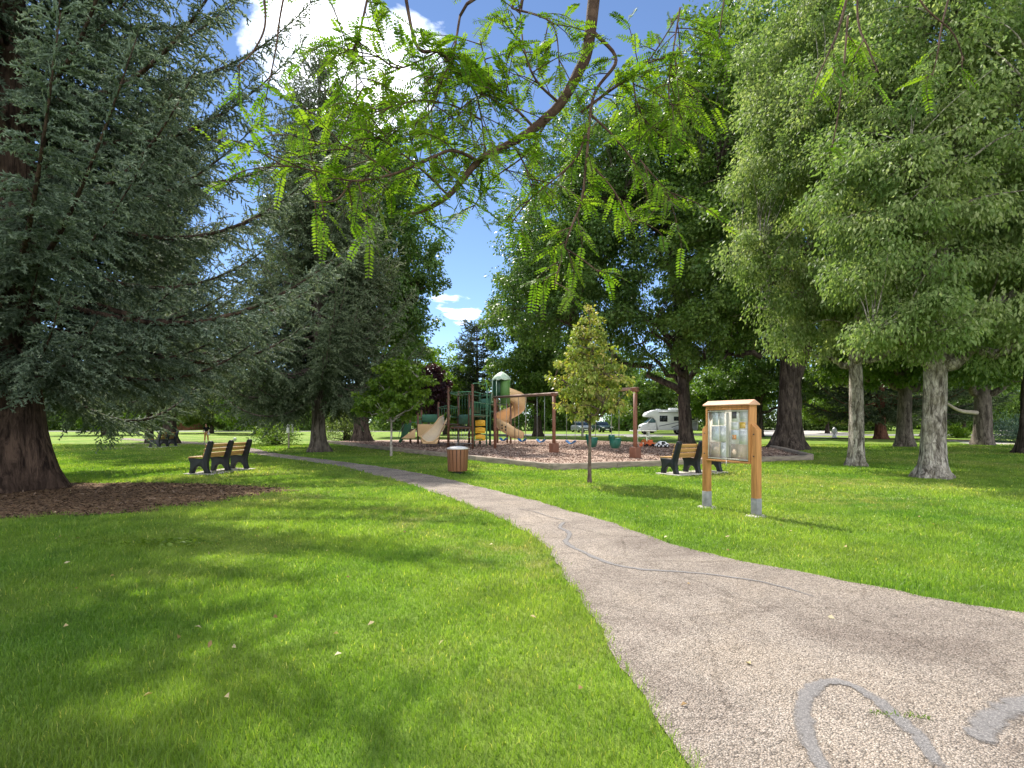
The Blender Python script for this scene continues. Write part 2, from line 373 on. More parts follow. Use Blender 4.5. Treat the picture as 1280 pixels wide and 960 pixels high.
# ------------------------------------------------------------------ mesh building
class MB:
    def __init__(self):
        self.V, self.Fc, self.n, self.R = [], [], 0, []

    def add(self, V, faces, mat=0, rnd=None):
        V = np.asarray(V, np.float32).reshape(-1, 3)
        faces = np.asarray(faces, np.int64)
        self.V.append(V)
        self.Fc.append((faces + self.n, mat))
        self.R.append(np.full(len(V), 0.5, np.float32) if rnd is None else np.asarray(rnd, np.float32))
        self.n += len(V)

    def box(self, c, s, rz=0.0, mat=0, M3=None):
        x, y, z = (k / 2 for k in s)
        V = np.array([[-x, -y, -z], [x, -y, -z], [x, y, -z], [-x, y, -z], [-x, -y, z], [x, -y, z], [x, y, z], [-x, y, z]])
        if M3 is not None:
            V = V @ np.asarray(M3).T
        if rz:
            cs, sn = math.cos(rz), math.sin(rz)
            V = V @ np.array([[cs, sn, 0], [-sn, cs, 0], [0, 0, 1]])
        self.add(V + np.asarray(c, float), [[0, 3, 2, 1], [4, 5, 6, 7], [0, 1, 5, 4], [1, 2, 6, 5], [2, 3, 7, 6], [3, 0, 4, 7]], mat)

    def tube(self, P, r, n=8, mat=0, wob=0.0, rs=None, cap=True):
        P = np.asarray(P, float)
        k = len(P)
        r = np.broadcast_to(np.asarray(r, float), (k,))
        T = np.gradient(P, axis=0)
        T = nrm(T)
        ref = np.array([0, 0, 1.0]) if abs(T[0][2]) < 0.9 else np.array([1.0, 0, 0])
        A = np.zeros((k, 3))
        a = nrm(np.cross(T[0], ref))
        for i in range(k):
            a = a - T[i] * np.dot(a, T[i])
            a = a / max(np.linalg.norm(a), 1e-9)
            A[i] = a
        B = np.cross(T, A)
        th = np.arange(n) / n * 2 * PI
        rr = r[:, None] * np.ones((k, n))
        if wob and rs is not None:
            rr = rr * (1 + wob * rs.standard_normal((k, n)))
        V = P[:, None, :] + rr[..., None] * (np.cos(th)[None, :, None] * A[:, None, :] + np.sin(th)[None, :, None] * B[:, None, :])
        i = np.arange(k - 1)[:, None] * n
        j = np.arange(n)[None, :]
        j2 = (j + 1) % n
        q = np.stack([i + j, i + j2, i + n + j2, i + n + j], -1).reshape(-1, 4)
        self.add(V.reshape(-1, 3), q, mat)
        if cap:
            base = self.n - k * n
            self.Fc.append((np.array([np.arange(n)[::-1] + base]), mat))
            self.Fc.append((np.array([np.arange(n) + base + (k - 1) * n]), mat))

    def lathe(self, prof, n=24, mat=0, c=(0, 0, 0), M3=None):
        prof = np.asarray(prof, float)
        k = len(prof)
        th = np.arange(n) / n * 2 * PI
        V = np.stack([prof[:, 0][:, None] * np.cos(th), prof[:, 0][:, None] * np.sin(th), prof[:, 1][:, None] * np.ones(n)], -1).reshape(-1, 3)
        if M3 is not None:
            V = V @ np.asarray(M3).T
        i = np.arange(k - 1)[:, None] * n
        j = np.arange(n)[None, :]
        j2 = (j + 1) % n
        q = np.stack([i + j, i + j2, i + n + j2, i + n + j], -1).reshape(-1, 4)
        self.add(V + np.asarray(c, float), q, mat)
        base = self.n - k * n
        self.Fc.append((np.array([np.arange(n)[::-1] + base]), mat))
        self.Fc.append((np.array([np.arange(n) + base + (k - 1) * n]), mat))

    def prism(self, poly, t0, t1, axes='xz', mat=0, c=(0, 0, 0)):
        """a 2-D outline (counter-clockwise) pushed from t0 to t1 along the third axis"""
        poly = np.asarray(poly, float)
        n = len(poly)
        V = np.zeros((2 * n, 3))
        ia, ib = 'xyz'.index(axes[0]), 'xyz'.index(axes[1])
        ic = 3 - ia - ib
        for h, t in ((0, t0), (1, t1)):
            V[h * n:(h + 1) * n, ia] = poly[:, 0]
            V[h * n:(h + 1) * n, ib] = poly[:, 1]
            V[h * n:(h + 1) * n, ic] = t
        self.add(V + np.asarray(c, float), [[i, (i + 1) % n, n + (i + 1) % n, n + i] for i in range(n)], mat)
        b = self.n - 2 * n
        self.Fc.append((np.array([np.arange(n)[::-1] + b]), mat))
        self.Fc.append((np.array([np.arange(n) + n + b]), mat))

    def mesh(self, name, mats, smooth=False, rnd=False):
        V = np.concatenate(self.V).astype(np.float32)
        me = bpy.data.meshes.new(name)
        me.vertices.add(len(V))
        me.vertices.foreach_set('co', V.ravel())
        loops = np.concatenate([f.ravel() for f, _ in self.Fc]).astype(np.int32)
        tot = np.concatenate([np.full(len(f), f.shape[1], np.int32) for f, _ in self.Fc])
        mi = np.concatenate([np.full(len(f), m, np.int32) for f, m in self.Fc])
        me.loops.add(len(loops))
        me.loops.foreach_set('vertex_index', loops)
        me.polygons.add(len(tot))
        st = np.zeros(len(tot), np.int32)
        st[1:] = np.cumsum(tot)[:-1]
        me.polygons.foreach_set('loop_start', st)
        me.polygons.foreach_set('loop_total', tot)
        if not isinstance(mats, (list, tuple)):
            mats = [mats]
        for m in mats:
            me.materials.append(m)
        if len(mats) > 1:
            me.polygons.foreach_set('material_index', mi)
        if smooth:
            me.polygons.foreach_set('use_smooth', np.ones(len(tot), bool))
        if rnd:
            a = me.attributes.new('rnd', 'FLOAT', 'POINT')
            a.data.foreach_set('value', np.concatenate(self.R))
        me.update(calc_edges=True)
        return me

    def build(self, name, mats, parent=None, smooth=False, rnd=False, bevel=0.0, loc=None):
        o = bpy.data.objects.new(name, self.mesh(name, mats, smooth, rnd))
        COL.objects.link(o)
        if parent is not None:
            o.parent = parent
        if loc is not None:
            o.location = loc
        if bevel:
            b = o.modifiers.new('edge', 'BEVEL')
            b.width = bevel
            b.segments = 2
            b.limit_method = 'ANGLE'
        return o


def tag(o, label, cat, group=None, kind=None):
    if label:
        o['label'] = label
    if cat:
        o['category'] = cat
    if group:
        o['group'] = group
    if kind:
        o['kind'] = kind
    return o


def thing(name, label, cat, loc=(0, 0, 0), rz=0.0, group=None):
    o = bpy.data.objects.new(name, None)
    COL.objects.link(o)
    o.empty_display_size = 0.2
    o.location = loc
    o.rotation_euler = (0, 0, rz)
    return tag(o, label, cat, group)


def copy_tree(o, parent=None):
    c = o.copy()
    COL.objects.link(c)
    if parent is not None:
        c.parent = parent
    for ch in list(o.children):
        copy_tree(ch, c)
    return c


def quick(name, mat, parent, fn, smooth=False, bevel=0.0, label=None):
    m = MB()
    fn(m)
    o = m.build(name, mat, parent, smooth, False, bevel)
    if label:
        o['label'] = label
    return o


def bez(p0, p1, p2, p3, n):
    t = np.linspace(0, 1, n)[:, None]
    p0, p1, p2, p3 = (np.asarray(p, float) for p in (p0, p1, p2, p3))
    return (1 - t) ** 3 * p0 + 3 * (1 - t) ** 2 * t * p1 + 3 * (1 - t) * t * t * p2 + t ** 3 * p3


def smooth_line(P, n):
    """Catmull-Rom through the given points"""
    P = np.asarray(P, float)
    Q = np.vstack([2 * P[0] - P[1], P, 2 * P[-1] - P[-2]])
    seg = len(P) - 1
    out = []
    for i in range(seg):
        a, b, c, d = Q[i], Q[i + 1], Q[i + 2], Q[i + 3]
        m = max(2, int(round(n / seg)))
        t = np.linspace(0, 1, m, endpoint=(i == seg - 1))[:, None]
        out.append(0.5 * (2 * b + (c - a) * t + (2 * a - 5 * b + 4 * c - d) * t * t + (3 * b - a - 3 * c + d) * t ** 3))
    return np.vstack(out)

# ------------------------------------------------------------------ trees
def leaf_quads(mb, P, D, N, L, W, R, fold=0.12):
    """kite-shaped leaves folded along the midrib; P base points, D tip direction, N upper side"""
    S = nrm(np.cross(D, N))
    N = np.cross(S, D)
    L = np.broadcast_to(np.asarray(L, float), (len(P),))[:, None]
    W = np.broadcast_to(np.asarray(W, float), (len(P),))[:, None]
    a = P
    b = P + D * L * 0.45 + S * W * 0.5 + N * W * fold
    c = P + D * L - N * L * 0.08
    d = P + D * L * 0.45 - S * W * 0.5 + N * W * fold
    V = np.stack([a, b, c, d], 1).reshape(-1, 3)
    i = np.arange(len(P))[:, None] * 4
    mb.add(V, i + np.array([[0, 1, 2, 3]]), 0, np.repeat(R, 4))


def trunk_line(base_r, H, fork, lean, rs, wig=0.15):
    z = np.linspace(0, 1, 14)
    P = np.stack([lean[0] * z ** 1.3 + wig * np.cumsum(rs.standard_normal(14)) * 0.3 * z, lean[1] * z ** 1.3 + wig * np.cumsum(rs.standard_normal(14)) * 0.3 * z, z * H], -1)
    return P


def trunk_tube(mb, P, r0, r1, flare=0.7, n=22, rs=None, lobes=5, power=0.9, fh=0.45):
    """tapering trunk with a flared, lobed foot and an uneven girth"""
    Pd = smooth_line(P, max(24, len(P) * 3))
    low = Pd[1] - Pd[0]
    Pd = np.vstack([Pd[0] - np.array([0, 0, 0.15]), Pd[0] + low * 0.25, Pd[0] + low * 0.5, Pd[1:]])
    Hh = max(P[-1][2], 0.1)
    zz = np.clip(Pd[:, 2] / Hh, 0, 1)
    r = r1 + (r0 - r1) * (1 - zz) ** power
    k = mb.n
    mb.tube(Pd, r, n, 0)
    V = mb.V[-1].reshape(len(Pd), n, 3)
    th = np.arange(n) / n * 2 * PI
    ph = rs.uniform(0, 6.28, 3)
    for i in range(len(Pd)):
        h = max(Pd[i][2], 0)
        fl = flare * math.exp(-h / fh) * r0
        lob = fl * (1 + 0.55 * np.cos(lobes * th + ph[0]) + 0.3 * np.cos((lobes - 2) * th + ph[1]))
        un = r[i] * (0.05 * np.cos(3 * th + ph[2] + h * 0.6) + 0.035 * rs.standard_normal(n))
        c = Pd[i].astype(np.float32)
        dirn = nrm(V[i] - c)
        V[i] += (dirn * (lob + un)[:, None]).astype(np.float32)
    mb.V[-1] = V.reshape(-1, 3)


def broadleaf(name, label, cat, loc, H, r0, fork, crown, ncl, nleaf, rc, leafL, leafW, leafm, barkm, seed,
              droop=0.35, lean=(0, 0), limbs=8, flare=0.7, group=None, twigs=True, hole=0.0, flat=0.7, sides=20, r1=None,
              shell=2.4, wig=0.15, top=0.82, fh=0.45, hang=0.0, upl=0.4, lobes=5):
    """trunk, limbs reaching into the crown, and leaf sprays gathered round the twig ends"""
    rs = np.random.RandomState(seed)
    ncl, nleaf, leafL, leafW = int(ncl * 1.3), int(nleaf * 1.4), leafL * 1.22, leafW * 1.35
    root = thing(name, label, cat, (loc[0], loc[1], 0), 0, group)
    # spray centres inside the crown's ellipsoids, thinned by a coarse noise so that sky shows through
    cr = np.asarray(crown, float)
    w = cr[:, 3] * cr[:, 4] * cr[:, 5]
    w = (w ** 0.75) / (w ** 0.75).sum()
    k = rs.choice(len(cr), ncl * 3, p=w)
    d = nrm(rs.standard_normal((len(k), 3)))
    rad = rs.uniform(0, 1, len(k)) ** (1 / shell)
    C = cr[k, :3] + d * rad[:, None] * cr[k, 3:6]
    f = rs.uniform(0, 6.28, 6)
    q = 2 * PI / (0.32 * max(cr[:, 3:6].mean() * 2, 1.0))
    ns = np.sin(C[:, 0] * q + f[0] + 1.3 * np.sin(C[:, 2] * q * 0.8 + f[3])) + np.sin(C[:, 1] * q * 1.1 + f[1]) + np.sin(C[:, 2] * q * 1.2 + f[2] + 1.1 * np.sin(C[:, 0] * q * .7 + f[4]))
    keep = ns > np.quantile(ns, 0.30 + hole)
    C = C[keep][:ncl]
    ncl = len(C)
    # woody part
    mb = MB()
    P = trunk_line(r0, H * top, fork, lean, rs, wig)
    trunk_tube(mb, P, r0, r1 if r1 else r0 * 0.12, flare, sides, rs, fh=fh, lobes=lobes)
    Pd = smooth_line(P, 60)
    tr = (r1 or r0 * .12) + (r0 - (r1 or r0 * .12)) * (1 - np.clip(Pd[:, 2] / (H * top), 0, 1)) ** 0.9
    sel = [int(rs.randint(ncl))]
    dist = np.full(ncl, 1e9)
    nodes, nr = [], []
    for _ in range(limbs - 1):
        dist = np.minimum(dist, ((C - C[sel[-1]]) ** 2).sum(1))
        sel.append(int(np.argmax(dist)))
    for s in sel:
        t = C[s] * np.array([0.9, 0.9, 1])
        hor = math.hypot(t[0] - lean[0] * .5, t[1] - lean[1] * .5)
        zt = min(max(fork, t[2] - (0.65 + rs.uniform(0, .3)) * hor), H * top * 0.92)
        i = int(np.argmin(np.abs(Pd[:, 2] - zt)))
        st = Pd[i]
        out = t - st
        lb = bez(st, st + np.array([out[0] * .3, out[1] * .3, max(out[2], hor * .4) * .35]), st + np.array([out[0] * .65, out[1] * .65, out[2] * .8 + hor * .05]), t, 12)
        lb[1:-1] += rs.standard_normal((10, 3)) * 0.03 * np.linalg.norm(out)
        ra = tr[i] * rs.uniform(0.42, 0.62)
        rl = ra * (1 - np.linspace(0, 1, 12)) ** 0.8 + 0.018
        mb.tube(lb, rl, 9, 0, 0.04, rs)
        nodes.append(lb[2:])
        nr.append(rl[2:])
    nodes.append(Pd[Pd[:, 2] > max(fork, H * 0.35)])
    nr.append(tr[Pd[:, 2] > max(fork, H * 0.35)])
    ND, NR = np.vstack(nodes), np.concatenate(nr)
    for c in C:
        v = ND - c
        cost = np.linalg.norm(v, axis=1) + np.maximum(v[:, 2], 0) * 0.8
        i = int(np.argmin(cost))
        L = np.linalg.norm(c - ND[i])
        if L < 0.25:
            continue
        mid = (ND[i] * 0.5 + c * 0.5) + np.array([0, 0, 0.12 * L]) + rs.standard_normal(3) * 0.06 * L
        ra = min(NR[i] * 0.5, 0.012 + 0.014 * L)
        mb.tube(bez(ND[i], mid, mid, c, 6), np.linspace(ra, 0.007, 6), 5)
    mb.build('trunk', barkm, root, True)
    # leaves
    n = ncl * nleaf
    ci = np.repeat(np.arange(ncl), nleaf)
    size = rs.uniform(0.6, 1.35, ncl)[ci]
    g = rs.standard_normal((n, 3))
    g = nrm(g) * (rs.uniform(0, 1, (n, 1)) ** 0.55)
    off = g * rc * size[:, None] * np.array([1, 1, flat])
    if hang:
        off[:, 2] -= rs.uniform(0, hang, n) ** 1.0 * size
    Pl = C[ci] + off
    ctr = np.array([cr[:, 0].mean(), cr[:, 1].mean(), cr[:, 2].mean()])
    D = nrm(nrm(off) * 0.5 + nrm(Pl - ctr) * 0.35 + rs.standard_normal((n, 3)) * 0.5 + np.array([0, 0, -droop * 1.6]))
    N = nrm(rs.standard_normal((n, 3)) * 0.7 + np.array([0, 0, upl * 2]))
    lb = MB()
    R = np.clip(0.5 + 0.16 * rs.standard_normal(ncl)[ci] + 0.17 * rs.standard_normal(n), 0, 1)
    sz = rs.uniform(0.7, 1.3, n)
    leaf_quads(lb, Pl, D, N, leafL * sz, leafW * sz, R)
    lb.build('crown', leafm, root, False, True)
    return root


def needle_twigs(mb, S, D, L, K, nl, nw, body, rs, R):
    """bottle-brush twigs: a slim spindle with fins of needles all round"""
    M_ = len(S)
    ref = np.where(np.abs(D[:, 2:3]) < 0.9, np.array([[0, 0, 1.0]]), np.array([[1.0, 0, 0]]))
    A = nrm(np.cross(D, ref))
    B = np.cross(D, A)
    th = np.arange(3) / 3 * 2 * PI
    ring = S[:, None] + D[:, None] * (L[:, None, None] * 0.3) + body * (np.cos(th)[None, :, None] * A[:, None] + np.sin(th)[None, :, None] * B[:, None])
    V = np.concatenate([S[:, None], ring, (S + D * L[:, None])[:, None]], 1)
    i = np.arange(M_)[:, None, None] * 5
    f = np.array([[0, 2, 1], [0, 3, 2], [0, 1, 3], [4, 1, 2], [4, 2, 3], [4, 3, 1]])
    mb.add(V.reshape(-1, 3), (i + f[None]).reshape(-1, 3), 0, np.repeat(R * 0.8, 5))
    t = rs.uniform(0.02, 1.0, (M_, K))
    ph = rs.uniform(0, 2 * PI, (M_, K))
    perp = np.cos(ph)[..., None] * A[:, None] + np.sin(ph)[..., None] * B[:, None]
    b = S[:, None] + D[:, None] * (L[:, None, None] * t[..., None])
    nd = nrm(perp + D[:, None] * 0.75 + np.array([0, 0, 0.15]))
    ln = nl * rs.uniform(0.7, 1.25, (M_, K, 1))
    h = D[:, None] * nw * 0.5
    V = np.stack([b - h, b + h, b + nd * ln], 2).reshape(-1, 3)
    f = np.arange(M_ * K)[:, None] * 3 + np.array([[0, 1, 2]])
    Rn = np.clip(np.repeat(R, K) + 0.16 * rs.standard_normal(M_ * K) + 0.18 * (t.ravel() - 0.5), 0, 1)
    mb.add(V, f, 0, np.repeat(Rn, 3))


def spruce(name, label, loc, H, r0, zb, Rm, seed, needle, bark, dz=0.42, nb=5, sec=0.2, tw=0.13, twl=(0.13, 0.30), K=16,
           nl=0.034, nw=0.016, body=0.014, droop=0.4, zd=None, lean=(0, 0), group=None, flare=0.7, cat='spruce', az_skip=None,
           power=0.75, elev0=-0.22, elev1=0.55, jitter=0.2, secl=1.15, tipup=0.30, low_len=1.0, dens=1.0, bare=0.12, fh=0.45, fn=None):
    rs = np.random.RandomState(seed)
    root = thing(name, label, cat, (loc[0], loc[1], 0), 0, group)
    mb = MB()
    P = trunk_line(r0, H, zb, lean, rs, 0.05)
    trunk_tube(mb, P, r0, 0.03, flare, 24, rs, fh=fh)
    Pd = smooth_line(P, 80)
    TS, TD, TL, TR = [], [], [], []
    z = zb
    while z < H * 0.985:
        fz = (z - zb) / (H - zb)
        far = zd is not None and z > zd          # above the picture: fewer, larger sprays
        for b in range(nb):
            az = rs.uniform(0, 2 * PI)
            if az_skip and az_skip(az, z):
                continue
            L = Rm * (1 - fz) ** power * rs.uniform(1 - jitter * 1.4, 1 + jitter * .8) + 0.25
            if fz < 0.06:
                L *= low_len
            if fn:
                L *= fn(az, z)
            zz = z + rs.uniform(-.2, .2)
            c = Pd[int(np.argmin(np.abs(Pd[:, 2] - zz)))]
            e = elev0 + (elev1 - elev0) * fz + rs.uniform(-.08, .08)
            u = np.array([math.cos(az), math.sin(az), 0])
            side = np.array([-u[1], u[0], 0])
            s = np.linspace(0, 1, 14)
            bend = rs.uniform(-.12, .12)
            prof = L * (e * s - 0.10 * np.sin(s * PI) + tipup * s ** 3)
            B = c + (s * L)[:, None] * u + (bend * L * s ** 2)[:, None] * side + prof[:, None] * np.array([0, 0, 1.0])
            ra = 0.012 + 0.012 * L
            mb.tube(B, np.linspace(ra, 0.006, 14), 6)
            nt_ = max(6, int(L / (tw * (1.6 if far else .8))))
            bv = np.linspace(.22, 1, nt_)
            i0 = np.minimum((bv * 13).astype(int), 12)
            TS.append(B[i0] + (B[i0 + 1] - B[i0]) * (bv * 13 - i0)[:, None])
            TD.append(nrm(nrm(B[i0 + 1] - B[i0]) * .8 + rs.standard_normal((nt_, 3)) * .45 + np.array([0, 0, .1])))
            TL.append(rs.uniform(twl[0], twl[1], nt_))
            TR.append(np.clip(.5 + .12 * rs.standard_normal(nt_), 0, 1))
            sp = sec * (2.2 if far else 1.0) / dens
            ns = max(4, int(L * (1 - bare) / sp) * 2)
            sv = np.linspace(bare, 0.99, ns) + rs.uniform(-.01, .01, ns)
            sv = np.clip(sv, 0, 1)
            ib = sv * 13
            i0 = np.minimum(ib.astype(int), 12)
            bp = B[i0] + (B[i0 + 1] - B[i0]) * (ib - i0)[:, None]
            tn = nrm(B[i0 + 1] - B[i0])
            sgn = np.where(np.arange(ns) % 2 == 0, 1.0, -1.0)
            l2 = np.minimum(secl, L * 0.42) * (0.30 + 0.70 * np.sin(np.clip((1 - sv) * 1.9, 0, PI / 2))) * rs.uniform(0.6, 1.15, ns)
            d2 = nrm(tn * 0.62 + sgn[:, None] * side * rs.uniform(0.35, 1.0, (ns, 1)) + np.array([0, 0, 1.0]) * (rs.uniform(-droop * 1.5, -droop * 0.1, (ns, 1))))
            st = tw * (2.0 if far else 1.0) / dens
            for j in range(ns):
                m = max(2, int(l2[j] / st) * 2)
                tv = np.linspace(0.05, 1.0, m)
                q = bp[j] + d2[j] * (l2[j] * tv)[:, None] + np.array([0, 0, -1.0]) * (droop * 0.35 * l2[j] * tv ** 2)[:, None]
                dd = nrm(d2[j] + np.array([0, 0, -1.0]) * (droop * 0.7 * tv)[:, None])
                s2 = nrm(np.cross(dd, np.array([0, 0, 1.0])))
                g2 = np.where(np.arange(m) % 2 == 0, 1.0, -1.0)[:, None]
                td = nrm(dd * 0.75 + s2 * g2 * rs.uniform(0.2, 0.9, (m, 1)) + np.array([0, 0, 1.0]) * rs.uniform(-.45 - droop * .4, 0.25, (m, 1)))
                TS.append(q)
                TD.append(td)
                TL.append(rs.uniform(twl[0], twl[1], m) * (1.5 if far else 1) * (1 - 0.35 * tv))
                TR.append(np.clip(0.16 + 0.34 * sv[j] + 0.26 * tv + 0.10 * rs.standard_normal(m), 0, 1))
        z += dz * rs.uniform(0.75, 1.25) * (1.5 if far else 1)
    mb.build('trunk', bark, root, True)
    nm = MB()
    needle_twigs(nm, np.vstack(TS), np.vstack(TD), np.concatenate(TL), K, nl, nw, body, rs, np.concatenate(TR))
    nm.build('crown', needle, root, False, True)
    return root


def shrub(name, label, loc, rx, ry, H, n, leafL, leafW, leafm, seed, stems=10, cat='shrub', group=None, z0=0.15, stem_m=None, spiky=0.0):
    rs = np.random.RandomState(seed)
    root = thing(name, label, cat, (loc[0], loc[1], 0), 0, group)
    mb = MB()
    k = max(14, n // 90)
    C = nrm(rs.standard_normal((k, 3))) * (rs.uniform(0.25, 1, (k, 1)) ** 0.5)
    C[:, 2] = np.abs(C[:, 2])
    C = C * np.array([rx, ry, H - z0]) * np.array([.9, .9, .92]) + np.array([0, 0, z0])
    for i in range(min(stems * 3, k)):
        b = np.array([rs.uniform(-.16, .16) * rx, rs.uniform(-.16, .16) * ry, -0.03])
        mb.tube(bez(b, b + np.array([0, 0, C[i][2] * .5]), C[i] * np.array([.6, .6, .9]), C[i], 6), np.linspace(0.03, 0.006, 6), 5)
    mb.build('stem', stem_m or M['bark_dark'], root, True)
    per = n // k
    ci = np.repeat(np.arange(k), per)
    rc = 0.34 * min(rx, H)
    off = nrm(rs.standard_normal((len(ci), 3))) * (rs.uniform(0, 1, (len(ci), 1)) ** .5) * rc
    P = C[ci] + off
    P[:, 2] = np.maximum(P[:, 2], 0.04)
    D = nrm(off * (1 + spiky) / rc + rs.standard_normal((len(ci), 3)) * .5 + np.array([0, 0, .15 + spiky]))
    N = nrm(rs.standard_normal((len(ci), 3)) * .7 + np.array([0, 0, .8]))
    lb = MB()
    R = np.clip(0.5 + .15 * rs.standard_normal(k)[ci] + .2 * rs.standard_normal(len(ci)), 0, 1)
    sz = rs.uniform(.7, 1.3, len(ci))
    leaf_quads(lb, P, D, N, leafL * sz, leafW * sz, R)
    lb.build('foliage', leafm, root, False, True)
    return root


def build_trees():
    # --- the great blue spruce whose boughs overhang the lawn
    x, y = gp(10, 612)
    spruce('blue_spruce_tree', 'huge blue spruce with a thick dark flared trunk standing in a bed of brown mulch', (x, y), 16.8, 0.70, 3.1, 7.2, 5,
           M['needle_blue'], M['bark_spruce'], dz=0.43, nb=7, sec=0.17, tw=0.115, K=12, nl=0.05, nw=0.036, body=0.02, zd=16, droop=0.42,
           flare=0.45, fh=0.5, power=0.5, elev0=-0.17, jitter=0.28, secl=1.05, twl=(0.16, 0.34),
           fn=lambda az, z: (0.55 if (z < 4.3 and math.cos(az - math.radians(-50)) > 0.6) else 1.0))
    # --- the second, free-standing spruce by the path
    x, y = gp(398, 565)
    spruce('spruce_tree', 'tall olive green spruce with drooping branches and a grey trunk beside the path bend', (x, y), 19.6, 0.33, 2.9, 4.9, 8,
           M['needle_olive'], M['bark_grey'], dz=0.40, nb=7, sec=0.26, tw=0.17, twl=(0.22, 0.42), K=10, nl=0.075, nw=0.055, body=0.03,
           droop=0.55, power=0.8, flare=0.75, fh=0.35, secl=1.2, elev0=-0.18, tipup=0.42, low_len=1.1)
    # --- far spruces behind the far bench
    for k, (u, v, H, r, lab) in enumerate(((187, 553.5, 23, 0.22, 'spruce with the slimmer of the two trunks just behind the small far bench'),
                                           (212, 554.5, 26, 0.40, 'spruce with the broader of the two trunks just behind the small far bench'))):
        x, y = gp(u, v)
        spruce('spruce_tree', lab, (x, y), H, r, 3.8, 5.6, 20 + k, M['needle_olive'], M['bark_dark'], dz=0.6, nb=6, sec=0.42, tw=0.28,
               twl=(0.4, 0.7), K=8, nl=0.11, nw=0.07, body=0.045, droop=0.55, power=.8, flare=.5)
    # --- leafy trees (crown ellipsoids are given round the trunk's foot: centre x,y,z and radii)
    x, y = gp(452, 553.5)
    broadleaf('ash_tree', 'big dark green round-crowned tree rising behind the tall spruce', 'tree', (x, y), 25, 0.5, 4,
              [(1.2, -.5, 13, 4.6, 4, 8), (1.3, 0, 19.8, 3.6, 3, 4.4), (-1.2, 0, 13.5, 5.8, 5.5, 8.8), (-.6, -1, 8.5, 5.6, 5, 4.2), (2.4, 0, 11, 3.6, 4, 5.5), (-.5, 0, 19, 3.6, 3.5, 4)], 680, 95, 0.75, 0.17, 0.10, M['leaf_dark'], M['bark_dark'], 31, limbs=9, hole=0.04)
    x, y = gp(858, 556.5)
    broadleaf('ash_tree', 'large dark ash with a leaning forked trunk in front of the white motorhome', 'tree', (x, y), 23, 0.42, 3.2,
              [(-1.5, 0, 13, 7.5, 6, 7.5), (-7, 0, 10.5, 5, 5, 5.2), (-5, 0, 15.5, 5.5, 5, 5), (2.5, 0, 14, 4.5, 5, 8), (-3.0, 1, 7.4, 6.5, 4.5, 2.6), (-1, 0, 19, 5.5, 5, 4.5), (-6, 0, 17.5, 4.5, 4, 4.5), (-9.0, 0, 12.5, 3.6, 4, 4.0), (-10, .5, 9.0, 3, 3.5, 2.2)],
              980, 95, 0.85, 0.16, 0.085, M['leaf_dark'], M['bark_dark'], 32, lean=(-1.6, 0), limbs=12, hole=0.03, flare=.5)
    x, y = gp(672, 545.5)
    broadleaf('ash_tree', 'bushy mid green tree rising straight behind the spiral slide', 'tree', (x, y), 22, 0.4, 3,
              [(0, 0, 11.0, 5.5, 5, 7.0), (0.5, 0, 6.0, 6, 5, 3.6), (2, 0, 17, 5, 4, 4.6), (5, 0, 5.5, 5.5, 4, 3.5)], 480, 85, 0.95, 0.22, 0.13, M['leaf_mid'], M['bark_dark'], 33, limbs=9, hole=0.02)
    x, y = gp(985, 562)
    maple = broadleaf('maple_tree', 'massive dark-trunked maple with a fork standing at the sandbox edge behind the notice board', 'tree', (x, y), 25, 0.62, 4.6,
              [(0, 0, 14, 6.2, 6, 8), (-1, 0, 20, 5.6, 5, 5.0), (-3.5, -1.5, 9.5, 3.8, 4, 4.2), (3.2, -1, 8.5, 3.6, 4, 3.8), (-2.5, 0, 18, 4.5, 4, 4), (-4.4, 0, 6.4, 2.4, 3, 1.8)], 820, 95, 0.75, 0.15, 0.10, M['leaf_mid'], M['bark_dark'], 34,
              lean=(1.0, 0), limbs=11, flare=.8, fh=.5, r1=.1)
    rs = np.random.RandomState(77)
    lm = MB()
    lp = smooth_line([(.05, -.1, 3.3), (.45, -.2, 4.4), (.85, -.25, 5.4), (1.1, -.3, 7.0), (1.9, -.3, 9.5)], 24)
    lm.tube(lp, np.linspace(.42, .16, len(lp)), 14, 0, .04, rs)
    lm.build('limb', M['bark_dark'], maple, True)
    db = MB()

    def dead(p, d, L, r, lev):
        q = bez(p, p + d * L * .3, p + d * L * .7 + rs.standard_normal(3) * .12 * L, p + d * L + rs.standard_normal(3) * .08 * L, 8)
        db.tube(q, np.linspace(r, r * .35, 8), 5)
        if lev:
            for k in range(5):
                i = rs.randint(2, 8)
                dead(q[i], nrm(d + rs.standard_normal(3) * .6), L * rs.uniform(.4, .65), r * .5, lev - 1)
    for st, d in (((-.6, -1.0, 7.2), (-.9, -.8, .25)), ((-.4, -1.2, 6.4), (-.8, -.9, .15)), ((-.8, -1, 8.2), (-.8, -.6, .5)), ((.2, -1.4, 7.0), (.3, -1, .4))):
        dead(np.array(st), nrm(d), 3.2, .045, 2)
    db.build('dead_branch', M['dead_wood'], maple, True)
    x, y = gp(1071, 583)
    broadleaf('silver_maple_tree', 'slim pale-barked silver maple between the massive dark trunk and the pale leaning trunk', 'tree', (x, y), 16.5, 0.245, 3.3,
              [(0, 0, 9.8, 3.0, 3.0, 5.2), (-1.2, -.3, 5.4, 1.9, 2.2, 2.0), (1.2, 0, 5.4, 1.9, 2.2, 2.0), (-2.6, 0, 9.6, 1.6, 2.2, 1.6), (-2.2, 0, 12.5, 2.2, 2.4, 1.8), (-3.3, 0, 7.3, 1.2, 1.6, 1.1), (-1.5, 0, 15, 2.4, 2.6, 1.8)], 440, 165, 0.62, 0.105, 0.043, M['leaf_silver'], M['bark_pale'], 35,
              limbs=10, droop=0.55, flare=.5, fh=.22, flat=.7, hang=.2, upl=.3, top=.8, lean=(-.2, 0), hole=.12, shell=2.0)
    x, y = gp(1166, 598)
